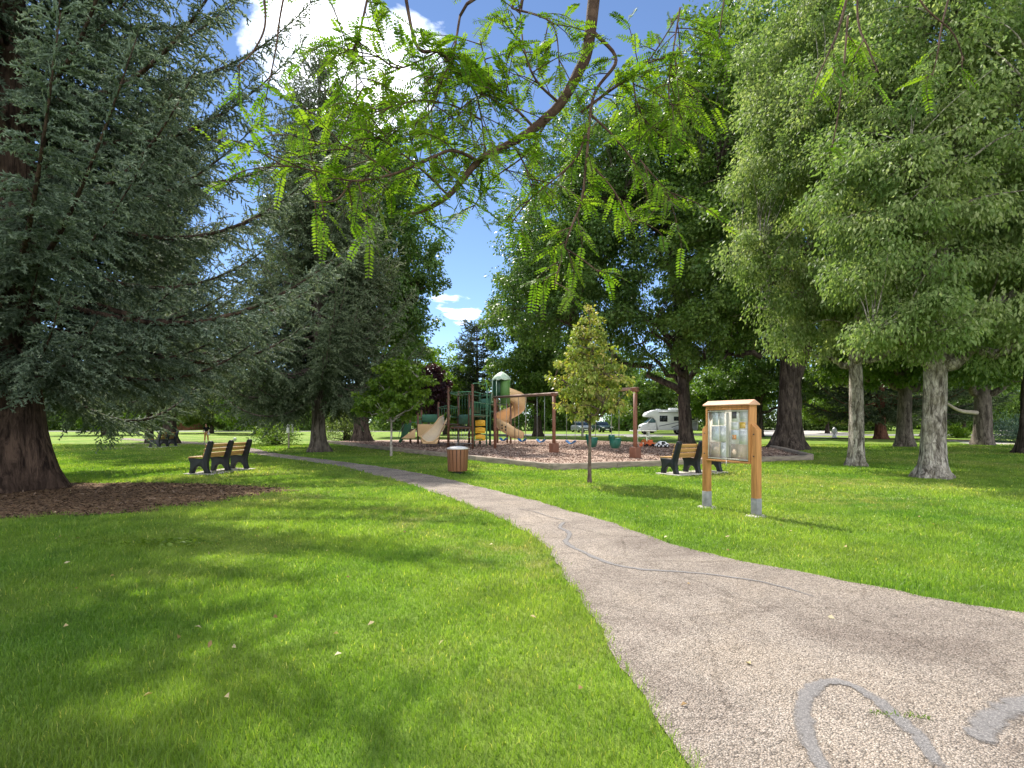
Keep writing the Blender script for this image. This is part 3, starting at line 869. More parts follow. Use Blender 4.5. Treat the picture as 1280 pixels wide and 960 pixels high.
    broadleaf('silver_maple_tree', 'pale scaly-barked silver maple leaning slightly, with a flared root foot and a low bough', 'tree', (x, y), 16.5, 0.30, 2.9,
              [(0.3, 0, 9, 3.3, 3.2, 4.8), (2.6, -.5, 6.2, 2.4, 2.4, 2.4), (-2.0, -.8, 6.6, 1.9, 2.0, 2.0), (1.6, -1.2, 4.3, 2.2, 1.8, 1.4), (-1.2, -1.2, 4.0, 1.5, 1.6, 1.0), (3.4, 0, 10.5, 2.6, 3, 2.6), (0, 0, 13, 3.0, 3, 2.6), (-1.8, .8, 10.5, 2.0, 2.2, 1.8)],
              620, 180, 0.58, 0.098, 0.040, M['leaf_silver'], M['bark_pale'], 36, limbs=12, droop=0.55, flare=.75, fh=.2, flat=.7, hang=.2, upl=.3, lean=(.55, 0), r1=.1, hole=.12, shell=2.0)
    x, y = gp(1131, 558.5)
    broadleaf('elm_tree', 'grey-trunked tree deeper in the lawn behind the slim pale maple', 'tree', (x, y), 17, 0.42, 3.4,
              [(0, 0, 10, 5.5, 5, 6.5), (-2, 0, 5.6, 4, 4, 2.0), (3, 0, 6, 4, 4, 2.4)], 420, 80, 0.8, 0.18, 0.10, M['leaf_mid'], M['bark_grey'], 37, flare=.5)
    x, y = gp(1228, 556.5)
    elm = broadleaf('elm_tree', 'thick grey trunk with a long bare low branch near the pale pavement', 'tree', (x, y), 17, 0.50, 3.0,
              [(0, 0, 10, 6, 5, 6.5), (3, 0, 5.8, 4, 4, 2.2), (-3, 0, 6, 3, 4, 2.0)], 420, 80, 0.8, 0.18, 0.10, M['leaf_dark'], M['bark_grey'], 38, flare=.35, r1=.2)
    mb = MB()
    lb = smooth_line([(-.3, -.1, 2.05), (-1.6, -.2, 2.2), (-2.7, -.3, 2.75), (-4.2, -.4, 3.2)], 14)
    mb.tube(lb, np.linspace(.14, .04, len(lb)), 8)
    mb.build('dead_branch', M['dead_wood'], elm, True)
    x, y = gp(1286, 567)
    broadleaf('elm_tree', 'dark-trunked tree at the lawn edge past the thick grey trunk', 'tree', (x, y), 15, 0.36, 3.2,
              [(0, 0, 9.5, 4.2, 4.5, 5.5), (-1, 0, 5.2, 3, 3.5, 1.8)], 300, 80, 0.75, 0.16, 0.09, M['leaf_mid'], M['bark_dark'], 39, flare=.7)
    # pines by the pavement
    for k, (u, v, H, r, sk, bk, lab) in enumerate(((1100, 548.5, 15, 0.42, 44, 'bark_red', 'reddish-trunked pine in a mulch island beyond the grey trunks'),
                                                   (1157, 545.5, 13, 0.38, 45, 'bark_grey', 'dark-crowned pine with a short pale trunk peeping past the leaning maple'))):
        x, y = gp(u, v)
        spruce('pine_tree', lab, (x, y), H, r, 2.6, 6.0, sk, M['needle_pine'], M[bk], dz=0.75, nb=6, sec=0.5, tw=0.33, twl=(0.5, 0.9), K=9,
               nl=0.2, nw=0.11, body=0.05, droop=0.25, power=.7, cat='pine', flare=.45, elev0=-.05, tipup=.2)
    x, y = gp(1034, 541.8)
    broadleaf('crabapple_tree', 'small round green tree on a short dark trunk beyond the white hydrant', 'tree', (x, y), 5.4, 0.26, 1.2,
              [(0, 0, 3.3, 3.4, 3, 2.0)], 150, 60, 0.6, 0.22, 0.13, M['leaf_bright'], M['bark_dark'], 40, flare=.2)
    x, y = gp(949, 546.5)
    broadleaf('ash_tree', 'dark slender-trunked tree showing behind the notice board', 'tree', (x, y), 17, 0.38, 2.2,
              [(0, 0, 10, 5, 5, 6), (-2.5, 0, 4.6, 3.4, 3, 2.0), (3, 0, 5, 3.6, 3, 2.2)], 330, 75, 0.8, 0.2, 0.12, M['leaf_mid'], M['bark_dark'], 41, flare=.3)
    # young trees
    x, y = gp(737, 604)
    broadleaf('linden_sapling', 'young yellow-green linden with a slim brown stem on the grass in front of the playground', 'tree', (x, y), 4.4, 0.045, 1.45,
              [(0, 0, 1.95, .95, .95, .42), (0, 0, 2.4, 1.06, 1.06, .5), (0, 0, 2.9, .84, .84, .5), (0, 0, 3.38, .58, .58, .48), (0, 0, 3.8, .36, .36, .42), (0, 0, 4.15, .15, .15, .32)], 215, 24, 0.13, 0.072, 0.040, M['leaf_gold'], M['bark_young'], 50,
              limbs=16, flare=.35, top=.98, wig=.03, r1=.006, droop=.5, shell=2.0, sides=12, fh=.15, flat=.75)
    x, y = gp(489, 570.5)
    broadleaf('maple_sapling', 'young bright green maple on a thin pale stem beside the low playground border', 'tree', (x, y), 4.5, 0.05, 1.5,
              [(.1, 0, 2.5, 1.55, 1.4, .95), (.2, 0, 3.4, 1.0, 1.0, .9), (1.0, 0, 3.2, .75, .7, .6), (-.9, 0, 2.3, .7, .8, .5)], 130, 34, 0.25, 0.13, 0.085, M['leaf_bright'], M['bark_white'], 51,
              limbs=9, flare=.2, top=.9, r1=.01, droop=.45, sides=10)
    x, y = gp(728, 546)
    broadleaf('aspen_tree', 'thin white-stemmed tree behind the swings', 'tree', (x, y), 7.0, 0.10, 2.2,
              [(0, 0, 4.8, 2.5, 2.2, 1.9), (0, 0, 3.4, 2.0, 1.8, .9)], 150, 45, 0.45, 0.18, 0.13, M['leaf_pale'], M['bark_white'], 52, flare=.2, limbs=8, r1=.02)
    x, y = gp(536, 547.5)
    broadleaf('plum_tree', 'dark purple-leaved plum tree behind the playground', 'tree', (x, y), 6.4, 0.14, 1.4,
              [(0, 0, 4.1, 2.0, 1.8, 1.9), (.2, 0, 5.4, 1.1, 1.1, 1.2)], 150, 60, 0.5, 0.16, 0.10, M['leaf_plum'], M['bark_dark'], 53, flare=.2)
    x, y = gp(597, 543)
    spruce('blue_spruce_tree', 'distant grey-green spruce in the sky gap above the playground', (x, y), 13.2, 0.3, 1.2, 3.6, 54, M['needle_pine'], M['bark_dark'], dz=0.7, nb=7,
           sec=0.5, tw=0.33, twl=(0.5, 0.9), K=8, nl=0.17, nw=0.1, body=0.06, droop=.1, power=.5, flare=.2, elev0=.05, tipup=.1, cat='spruce')
    # middle-distance leafy trees, each with its own crown
    for k, (u, v, H, R, lm, sd, lab) in enumerate((
            (505, 546.2, 11.5, 3.6, 'leaf_bright', 60, 'bright green tree behind the young maple and the plum'),
            (556, 543.0, 10.8, 3.8, 'leaf_bright', 61, 'round fresh green tree beyond the play tower, next to the distant spruce'),
            (130, 544.0, 7.5, 4.6, 'leaf_bright', 62, 'light green low-crowned tree seen under the boughs, by the huge trunk'),
            (265, 541.5, 7.0, 5.0, 'leaf_pale', 63, 'pale feathery tree behind the standing person'),
            (320, 543.0, 8.0, 4.6, 'leaf_bright', 64, 'light green tree behind the twin white box post'),
            (900, 544.0, 9.0, 4.2, 'leaf_bright', 65, 'sunlit bright green tree behind the motorhome'),
            (815, 541.0, 9.0, 4.0, 'leaf_mid', 66, 'green tree overhanging the motorhome roof'),
            (1075, 540.5, 9.5, 5.0, 'leaf_pale', 67, 'pale green tree beyond the street, behind the slim maple'),
            (1205, 540.0, 10.5, 5.5, 'leaf_mid', 68, 'broad dark tree beyond the pale driveway'))):
        x, y = gp(u, v)
        broadleaf('leafy_tree', lab, 'tree', (x, y), H, 0.24, 1.3, [(0, 0, H * .58, R, R * .9, H * .40), (R * .35, 0, H * .38, R * .85, R * .8, H * .25), (-R * .3, 0, H * .36, R * .8, R * .8, H * .24)],
                  190, 70, 0.75, 0.24, 0.15, M[lm], M['bark_dark'], sd, flare=.2, limbs=7)
    # shrubs
    x, y = gp(346, 556.5)
    shrub('honeysuckle_shrub', 'loose green shrub with dark stems behind the thin sign post', (x, y), 1.6, 1.5, 2.1, 4200, .11, .06, M['leaf_bright'], 70, stems=16)
    x, y = gp(434, 551)
    shrub('honeysuckle_shrub', 'wide pale green shrub with a dark stemmy base between spruce trunk and playground', (x, y), 2.1, 1.8, 2.9, 5200, .12, .06, M['leaf_pale'], 71, stems=16)
    x, y = gp(1281, 553.5)
    shrub('juniper_shrub', 'grey-blue juniper shrub beside the pale driveway', (x, y), 2.2, 1.8, 2.1, 7000, .16, .045, M['leaf_juniper'], 72, spiky=.4)
    x, y = gp(1196, 547.5)
    shrub('lily_clump', 'low yellow-green plant clump in the mulch island', (x, y), 1.15, .8, .95, 1300, .34, .07, M['leaf_bright'], 73, spiky=.8, cat='plant')
    # the far wood closing the view all round
    rs = np.random.RandomState(90)
    lb, tb = MB(), MB()
    n = 74
    for i in range(n):
        X = -140 + 280 * i / (n - 1) + rs.uniform(-2, 2)
        Yd = 100 + rs.uniform(-8, 14)
        gap = abs(X / Yd * F + 640 - 573) < 60
        Ht = rs.uniform(4.5, 7) if gap else rs.uniform(8, 14)
        Rr = rs.uniform(3.2, 5.2)
        tb.tube([(X, Yd, -.1), (X, Yd, Ht * .6)], [.3, .15], 7)
        k = 60
        C = nrm(rs.standard_normal((k, 3))) * (rs.uniform(0, 1, (k, 1)) ** .45) * np.array([Rr, Rr, Ht * .46]) + np.array([X, Yd, Ht * .52])
        C[:, 2] = np.maximum(C[:, 2], .8)
        hd = np.column_stack([X + rs.uniform(-3, 3, 30), Yd + rs.uniform(-2, 2, 30), rs.uniform(.3, 3.2, 30)])
        C = np.vstack([C, hd])
        k = len(C)
        ci = np.repeat(np.arange(k), 70)
        P = C[ci] + rs.standard_normal((len(ci), 3)) * .75
        P[:, 2] = np.maximum(P[:, 2], .1)
        leaf_quads(lb, P, nrm(rs.standard_normal(P.shape) + np.array([0, 0, -.4])), nrm(rs.standard_normal(P.shape) * .7 + np.array([0, 0, .8])), .42, .3,
                   np.clip(rs.uniform(.2, .8) + .2 * rs.standard_normal(len(ci)), 0, 1))
    wood = lb.build('far_woods', M['leaf_mid'], None, False, True)
    tag(wood, 'distant green wood closing off the park', 'wood', None, 'stuff')
    tr = tb.build('tree_trunks', M['bark_dark'], wood, True)
    tr['kind'] = 'stuff'


def locust():
    """the honey locust behind the viewer: its limb reaches over the lawn into the top of the view"""
    rs = np.random.RandomState(3)
    bx, by = 2.6, -2.6
    base = np.array([bx, by, 0])
    root = thing('honey_locust_tree', 'honey locust whose dark limb and bright feathery leaves hang down overhead', 'tree', (bx, by, 0))
    wd, lf = MB(), MB()
    trunk = smooth_line([(0, 0, 0), (-.05, .05, 1.0), (-.15, .1, 2.0), (-.25, .3, 2.8)], 20)
    trunk_tube(wd, trunk[::3], .2, .11, .5, 16, rs)

    def W(pts):
        return smooth_line([at(*p) - base for p in pts], 6 * len(pts))

    A = [(748, -60, 3.35), (736, 53, 3.3), (722, 92, 3.25), (700, 130, 3.2), (668, 160, 3.15), (640, 178, 3.1), (600, 200, 3.0), (565, 240, 2.95), (540, 258, 2.9), (508, 270, 2.85)]
    limb = np.vstack([smooth_line([(-.25, .3, 2.75), (-.7, 1.6, 3.8), (-1.5, 4.2, 4.5)] + [tuple(at(748, -60, 3.35) - base)], 18)[:-1], W(A)])
    na = len(W(A))
    wd.tube(limb, np.concatenate([np.linspace(.085, .042, len(limb) - na), np.linspace(.036, .009, na)]), 10, 0, .03, rs)
    br = [  # (pixels of the photograph with metres from the lens), girth
        ([(742, 40, 3.3), (770, 75, 3.25), (742, 120, 3.2), (733, 200, 3.1), (727, 250, 3.05), (712, 290, 3.0), (700, 330, 2.95), (693, 358, 2.9)], .011),
        ([(731, 170, 3.15), (722, 195, 3.15), (700, 218, 3.1), (662, 250, 3.05), (640, 278, 3.0)], .007),
        ([(727, 140, 3.2), (760, 115, 3.25), (790, 95, 3.3), (815, 70, 3.35), (850, 15, 3.4)], .010),
        ([(735, 140, 3.2), (768, 172, 3.2), (800, 215, 3.2), (812, 262, 3.15)], .007),
        ([(500, -45, 3.2), (520, 55, 3.1), (548, 64, 3.1), (566, 84, 3.1), (592, 112, 3.1), (602, 150, 3.05), (606, 196, 3.0)], .011),
        ([(575, 20, 3.2), (566, 70, 3.1), (552, 100, 3.0), (540, 135, 2.95), (522, 160, 2.9)], .007),
        ([(598, 201, 3.0), (565, 188, 2.9), (535, 200, 2.85), (490, 218, 2.8), (440, 226, 2.75), (395, 214, 2.7), (345, 205, 2.65)], .009),
        ([(560, 244, 2.95), (530, 215, 2.9), (500, 190, 2.85), (470, 170, 2.8)], .006),
        ([(668, 160, 3.15), (640, 130, 3.1), (612, 92, 3.1), (600, 50, 3.1)], .008),
        ([(700, 130, 3.2), (670, 100, 3.1), (655, 60, 3.1), (650, 10, 3.1)], .008),
        ([(318, -70, 3.0), (332, 20, 2.9), (318, 62, 2.85), (296, 84, 2.8)], .007),
        ([(370, -70, 3.0), (352, 10, 2.9), (345, 60, 2.85), (338, 96, 2.85)], .006),
        ([(470, -50, 3.1), (452, 30, 3.0), (440, 76, 2.95), (458, 112, 2.9)], .007),
        ([(1075, -70, 3.0), (1050, 30, 2.8), (1036, 66, 2.7), (1020, 100, 2.65)], .008),
        ([(1075, -70, 3.0), (1072, 20, 2.85), (1086, 62, 2.75), (1098, 90, 2.7)], .006),
        ([(1060, 20, 2.85), (1055, 80, 2.8), (1048, 140, 2.75), (1040, 185, 2.75)], .005),
        ([(1205, -70, 3.2), (1180, 20, 3.0), (1172, 66, 2.9), (1165, 96, 2.9)], .006),
        ([(1120, -80, 2.9), (1150, 0, 2.8), (1190, 40, 2.8), (1205, 75, 2.8)], .005),
        ([(850, 10, 3.4), (842, 60, 3.3), (836, 105, 3.25), (838, 150, 3.2)], .006),
        ([(800, 200, 3.2), (822, 225, 3.15), (848, 250, 3.1)], .005),
        ([(705, 310, 2.97), (725, 322, 2.95), (748, 340, 2.9)], .005),
        ([(640, 178, 3.1), (655, 205, 3.05), (665, 235, 3.0)], .005),
        ([(915, -80, 3.4), (905, 0, 3.3), (898, 50, 3.25)], .006),
        ([(640, 10, 3.2), (690, 30, 3.2), (700, 90, 3.15)], .006),
        ([(602, 150, 3.05), (560, 130, 3.0), (510, 128, 2.95), (470, 140, 2.9)], .006),
        ([(690, 140, 3.2), (660, 190, 3.15), (615, 225, 3.1), (590, 262, 3.05)], .006),
        ([(733, 200, 3.1), (765, 235, 3.1), (790, 280, 3.05)], .005),
        ([(490, 218, 2.8), (450, 190, 2.8), (415, 180, 2.75), (380, 182, 2.75)], .005),
        ([(440, 226, 2.75), (420, 250, 2.75), (390, 252, 2.7)], .005),
        ([(548, 64, 3.1), (500, 85, 3.1), (470, 70, 3.05), (430, 62, 3.0)], .005),
        ([(790, 95, 3.3), (800, 140, 3.3), (830, 175, 3.25)], .005),
        ([(640, 130, 3.1), (600, 120, 3.1), (560, 150, 3.05)], .005),
    ]
    # bearers above the view that the hanging twigs grow from
    hub = limb[12]
    for p in ((318, -70, 3.0), (500, -45, 3.2), (1075, -70, 3.0), (1205, -70, 3.2), (915, -80, 3.4), (470, -50, 3.1), (370, -70, 3.0), (1120, -80, 2.9)):
        t = at(*p) - base
        wd.tube(bez(hub, hub + np.array([0, 0, .5]), t + np.array([0, .2, .35]), t, 10), np.linspace(.028, .009, 10), 7)
    for p in ((575, 20, 3.2), (650, 10, 3.1), (640, 10, 3.2)):
        t = at(*p) - base
        wd.tube(bez(W(A)[2], W(A)[2] + np.array([-.1, 0, .15]), t + np.array([0, 0, .15]), t, 8), np.linspace(.014, .008, 8), 6)
    lines = [(W(A)[24:], .012, .55)]
    for pts, r in br:
        far_side = pts[-1][0] > 870 or pts[-1][0] < 345 and pts[-1][1] < 150
        den = .15 if far_side else (.32 if pts[-1][1] > 250 else .9)
        p = W(pts)
        wd.tube(p, np.linspace(r, .003, len(p)), 6, 0, .03, rs)
        lines.append((p, r, den))
    tips = []
    for p, r, dens in lines:
        seg = np.linalg.norm(np.diff(p, axis=0), axis=1).sum()
        ns = max(2, int(seg / .042 * dens))
        for s in np.linspace(.15, 1, ns):
            i = min(int(s * (len(p) - 1)), len(p) - 2)
            q = p[i]
            t = nrm(p[i + 1] - p[i])
            d = nrm(t * .6 + nrm(rs.standard_normal(3)) * np.array([1, .8, .5]) + np.array([0, 0, -.05]))
            L = rs.uniform(.10, .36) * (.5 if dens < .9 else 1)
            e = q + d * L + np.array([0, 0, -.25 * L])
            tw = bez(q, q + d * L * .4, q + d * L * .8, e, 6)
            wd.tube(tw, np.linspace(.0035, .0015, 6), 4)
            for j, tt in enumerate(np.linspace(.25, 1, 5)):
                k = min(int(tt * 5), 5)
                dd = nrm(d + nrm(rs.standard_normal(3)) * np.array([1, 1, .6]) + np.array([0, 0, -.05]))
                tips.append((tw[k], dd))
    # compound leaves: a drooping rachis with paired leaflets
    PP, DD, NN, LL, RR = [], [], [], [], []
    for q, d in tips:
        L = rs.uniform(.075, .165)
        side = nrm(np.cross(d, [0, 0, 1.0]) + rs.standard_normal(3) * .12)
        up = nrm(np.cross(side, d) + rs.standard_normal(3) * .25)
        side = nrm(np.cross(d, up))
        n = max(5, int(L / .0115))
        s = np.linspace(.10, 1, n)
        ra = q + d * (L * s)[:, None] + np.array([0, 0, -1.0]) * (.22 * L * s ** 2)[:, None]
        wd.tube(np.vstack([q, ra[::3], ra[-1]]), .0012, 3, cap=False)
        c = rs.uniform(.15, .85)
        prof = .017 + .011 * np.sin(PI * np.clip(s * .9 + .1, 0, 1))
        for sg in (1, -1):
            PP.append(ra)
            DD.append(nrm(d * .35 + sg * side + np.array([0, 0, -.12]) + rs.standard_normal((n, 3)) * .09))
            NN.append(np.tile(up, (n, 1)) + rs.standard_normal((n, 3)) * .18)
            LL.append(prof * rs.uniform(.85, 1.1, n))
            RR.append(np.clip(c + .08 * rs.standard_normal(n), 0, 1))
    P_, D_, N_, L_, R_ = np.vstack(PP), np.vstack(DD), nrm(np.vstack(NN)), np.concatenate(LL), np.concatenate(RR)
    S_ = nrm(np.cross(D_, N_))
    w = L_[:, None] * .2
    l = L_[:, None]
    V = np.stack([P_, P_ + D_ * l * .3 + S_ * w, P_ + D_ * l * .72 + S_ * w * .85, P_ + D_ * l, P_ + D_ * l * .72 - S_ * w * .85, P_ + D_ * l * .3 - S_ * w], 1).reshape(-1, 3)
    f = np.arange(len(P_))[:, None] * 6 + np.arange(6)[None]
    lf.add(V, f, 0, np.repeat(R_, 6))
    wd.build('trunk', M['bark_twig'], root, True)
    lf.build('crown', M['leaf_locust'], root, False, True)

# ------------------------------------------------------------------ the ground
def inside(P, poly):
    x, y = P[:, 0], P[:, 1]
    res = np.zeros(len(P), bool)
    n = len(poly)
    for i in range(n):
        x1, y1 = poly[i]
        x2, y2 = poly[(i + 1) % n]
        c = (y1 > y) != (y2 > y)
        t = (x2 - x1) * (y - y1) / ((y2 - y1) if y2 != y1 else 1e-9) + x1
        res ^= c & (x < t)
    return res


def sheet(name, poly, z, mat, parent=None, kind='structure'):
    from mathutils.geometry import tessellate_polygon
    pts = [Vector((p[0], p[1], z)) for p in poly]
    tris = tessellate_polygon([pts])
    V = [tuple(p) for p in pts]
    T = []
    for t in tris:
        a, b, c = (pts[i] for i in t)
        T.append(t if (b - a).cross(c - a).z > 0 else t[::-1])
    m = MB()
    m.add(V, T)
    o = m.build(name, mat, parent)
    if kind:
        o['kind'] = kind
    return o


def strip_poly(P, w):
    P = smooth_line(np.asarray(P, float), len(P) * 8)
    t = nrm(np.gradient(P, axis=0))
    nl = np.stack([-t[:, 1], t[:, 0]], -1)
    w = np.atleast_1d(np.asarray(w, float))
    w = np.interp(np.linspace(0, 1, len(P)), np.linspace(0, 1, len(w)), w)[:, None]
    return np.vstack([P + nl * w / 2, (P - nl * w / 2)[::-1]])


def jag(poly, amp, step, seed):
    """resample an outline and give it a slightly ragged edge"""
    rs = np.random.RandomState(seed)
    out = []
    n = len(poly)
    for i in range(n):
        a, b = np.asarray(poly[i], float), np.asarray(poly[(i + 1) % n], float)
        L = np.linalg.norm(b - a)
        k = max(1, int(L / step))
        for t in np.arange(k) / k:
            out.append(a + (b - a) * t + rs.standard_normal(2) * amp)
    return np.array(out)


PATH_L = [(820, 906), (764, 810), (713, 735), (690, 692), (652, 662), (592, 635), (540, 615), (480, 597), (420, 582.5), (365, 575), (320, 568), (297, 562.5), (247, 556), (150, 549.5)]
PATH_R = [(155, 547.6), (258, 553.5), (312, 560), (340, 566), (380, 571.5), (440, 579), (520, 591), (600, 609), (680, 630), (770, 656), (840, 680), (900, 697), (1000, 716), (1100, 735), (1280, 768)]
PLAY = [(1.3, 17.75), (11.6, 22.4), (13.9, 30.8), (9.8, 36.6), (4, 44), (-8.8, 43.5), (-12.9, 40)]
MUL_Z = 0.13


def build_ground():
    m = MB()
    R = 900.0
    m.add([(-R, -60, 0), (R, -60, 0), (R, R, 0), (-R, R, 0)], [[0, 1, 2, 3]])
    tag(m.build('lawn', M['lawn']), None, None, None, 'structure')
    L = [gp(*p) for p in PATH_L]
    Rr = [gp(*p) for p in PATH_R]
    Ls = smooth_line([(2.2, -6), (1.15, 0.4)] + L, 90)
    Rs = smooth_line(Rr + [(7.2, 2.7), (14, 1.6)], 90)
    poly = np.vstack([Ls, Rs, [(14, -6)]])
    pj = jag(poly, 0.010, 0.10, 4)
    kk = np.arange(len(pj))
    path_poly = pj + (.022 * np.sin(kk * .33) + .018 * np.sin(kk * .81 + 1) + .015 * np.sin(kk * .13 + 2))[:, None] * np.array([[.8, .6]])
    path = sheet('path', path_poly, 0.012, M['path'])
    # tar seals along the old cracks
    sid = 0
    for pts, w in (([(708, 652), (700, 660), (712, 668), (708, 680), (730, 692), (760, 705), (800, 713), (880, 719), (960, 731), (1040, 755)], (.09, .10, .11, .10, .10, .10, .09, .07, .05, .03)),
                   ([(1046, 985), (1014, 940), (1003, 893), (1012, 868), (1032, 856), (1058, 858), (1090, 874), (1122, 902), (1150, 928), (1180, 975)], (.10, .12, .13, .13, .12, .10, .10, .12, .12, .1)),
                   ([(1222, 934), (1230, 914), (1246, 897), (1275, 886), (1330, 878), (1420, 880)], (.2, .2, .2, .24, .26, .26)),
                   ([(430, 590.5), (452, 588), (480, 588), (498, 586.8)], (.12, .16, .16, .1)),
                   ([(640, 636), (664, 640), (690, 648), (708, 652)], (.02, .03, .04, .06))):
        P = np.array([gp(*p) for p in pts])
        Pw = smooth_line(np.column_stack([P, np.asarray(w)]), len(P) * 8)
        kk = np.arange(len(Pw))
        q = Pw[:, :2] + .004 * np.stack([np.sin(kk * .9 + 1) + np.sin(kk * 1.7), np.sin(kk * 1.1) + np.sin(kk * 2.1 + 2)], -1)
        wv = Pw[:, 2] * (1 + .08 * np.sin(kk * 1.3) + .12 * np.sin(kk * .47 + 1)) * .88
        t = nrm(np.gradient(Pw[:, :2], axis=0))
        nl = np.stack([-t[:, 1], t[:, 0]], -1)
        cols = np.array([-.5, -.3, 0, .3, .5])
        Vs = q[:, None] + nl[:, None] * (wv[:, None] * cols)[..., None]
        sid += 1
        Vs = np.concatenate([Vs, np.full(Vs.shape[:2] + (1,), .0155 + .0015 * sid)], -1)
        ends = np.minimum(1, np.minimum(kk, kk[::-1]) / 4.0)
        R = np.array([0, .42, .62, .42, 0])[None] * ends[:, None]
        sm = MB()
        i = np.arange(len(Pw) - 1)[:, None] * 5
        j = np.arange(4)[None]
        sm.add(Vs.reshape(-1, 3), np.stack([i + j + 1, i + j, i + 5 + j, i + 6 + j], -1).reshape(-1, 4), 0, R.ravel())
        sm.build('crack_seal', M['seal'], path, False, True)
    # the raised bed of chips under the playground
    chips = sheet('playground_chips', jag(PLAY, 0.0, 1.0, 1), MUL_Z, M['chips'])
    # mulch round the great spruce
    rs = np.random.RandomState(6)
    th = np.linspace(0, 2 * PI, 90, endpoint=False)
    rr = 1 + .06 * np.sin(3 * th + 1) + .05 * np.sin(7 * th) + .04 * rs.standard_normal(90)
    bed = np.stack([-10.0 + 4.9 * rr * np.cos(th), 12.2 + np.where(np.sin(th) > 0, 2.0, 4.3) * rr * np.sin(th)], -1)
    sheet('mulch_bed', bed, 0.012, M['mulch'])
    c = MB()
    P = np.stack([rs.uniform(-15, -5, 9000), rs.uniform(7.5, 14.5, 9000), np.full(9000, .022)], -1)
    P = P[inside(P[:, :2], -10 * 0 + (bed - bed.mean(0)) * 1.04 + bed.mean(0))]
    n = len(P)
    D = nrm(np.column_stack([rs.standard_normal((n, 2)), .18 * rs.standard_normal(n)]))
    leaf_quads(c, P, D, nrm(np.array([0, 0, 1.0]) + .35 * rs.standard_normal((n, 3))), rs.uniform(.03, .10, n), rs.uniform(.012, .03, n), rs.uniform(0, 1, n), .3)
    mm = leaf_mat('mulch_chip', [(0, (.02, .012, .008)), (.6, (.075, .048, .034)), (1, (.26, .19, .14))], 0.0, .9, .1)
    tag(c.build('mulch_chips', mm, None, False, True), 'loose bark chips and twigs strewn under the huge spruce', 'mulch', None, 'stuff')
    # chips lying on the playground
    c = MB()
    pp = np.array(PLAY)
    P = np.stack([rs.uniform(-13, 14, 52000), rs.uniform(17.7, 40, 52000) , np.full(52000, MUL_Z + .012)], -1)
    P = P[inside(P[:, :2], (pp - pp.mean(0)) * .985 + pp.mean(0))]
    n = len(P)
    D = nrm(np.column_stack([rs.standard_normal((n, 2)), .15 * rs.standard_normal(n)]))
    leaf_quads(c, P, D, nrm(np.array([0, 0, 1.0]) + .45 * rs.standard_normal((n, 3))), rs.uniform(.05, .13, n), rs.uniform(.02, .05, n), rs.uniform(0, 1, n), .35)
    mm = leaf_mat('play_chip', [(0, (.13, .08, .06)), (.5, (.30, .20, .155)), (1, (.58, .44, .36))], 0.0, .9, .1)
    tag(c.build('wood_chips', mm, None, False, True), 'pinkish wood chips covering the playground', 'wood chips', None, 'stuff')
    # streets, pavements and drives beyond the lawn
    sheet('street', [(-4, 61), (95, 61), (95, 69), (-4, 69)], .006, M['asphalt'])
    sheet('street', [(-120, 86), (-14, 86), (-14, 94), (-120, 94)], .006, M['asphalt'])
    sheet('pavement', strip_poly([(27, 60), (32, 50), (34.5, 43.2), (33.5, 37), (37, 31), (50, 27)], [1.5] * 8 + [1.8] * 16 + [5.0] * 24), .012, M['concrete'])
    sheet('driveway', [(28, 69), (42, 69), (64, 130), (48, 130)], .011, M['concrete'])
    sheet('driveway', [(62, 69), (78, 69), (150, 160), (125, 160)], .011, M['concrete'])
    sheet('mulch_island', strip_poly([(29, 52.5), (34.5, 47.5), (37, 43.8)], 3.0), .02, plain_mulch())
    sheet('bare_soil', jag([gp(120, 562.5), gp(205, 558.5), gp(240, 556.5), gp(200, 552.5), gp(140, 556)], .25, .8, 9), .008, M['dry_soil'])
    return path_poly, bed


def plain_mulch():
    M['dry_soil'] = plain('dry_bare_soil', (0.36, 0.30, 0.20), .95, .1, var=.25, scale=1.5, bstr=.6)
    return plain('red_brown_mulch', (0.10, 0.05, 0.03), .95, .1, var=.5, scale=9, bstr=.8)


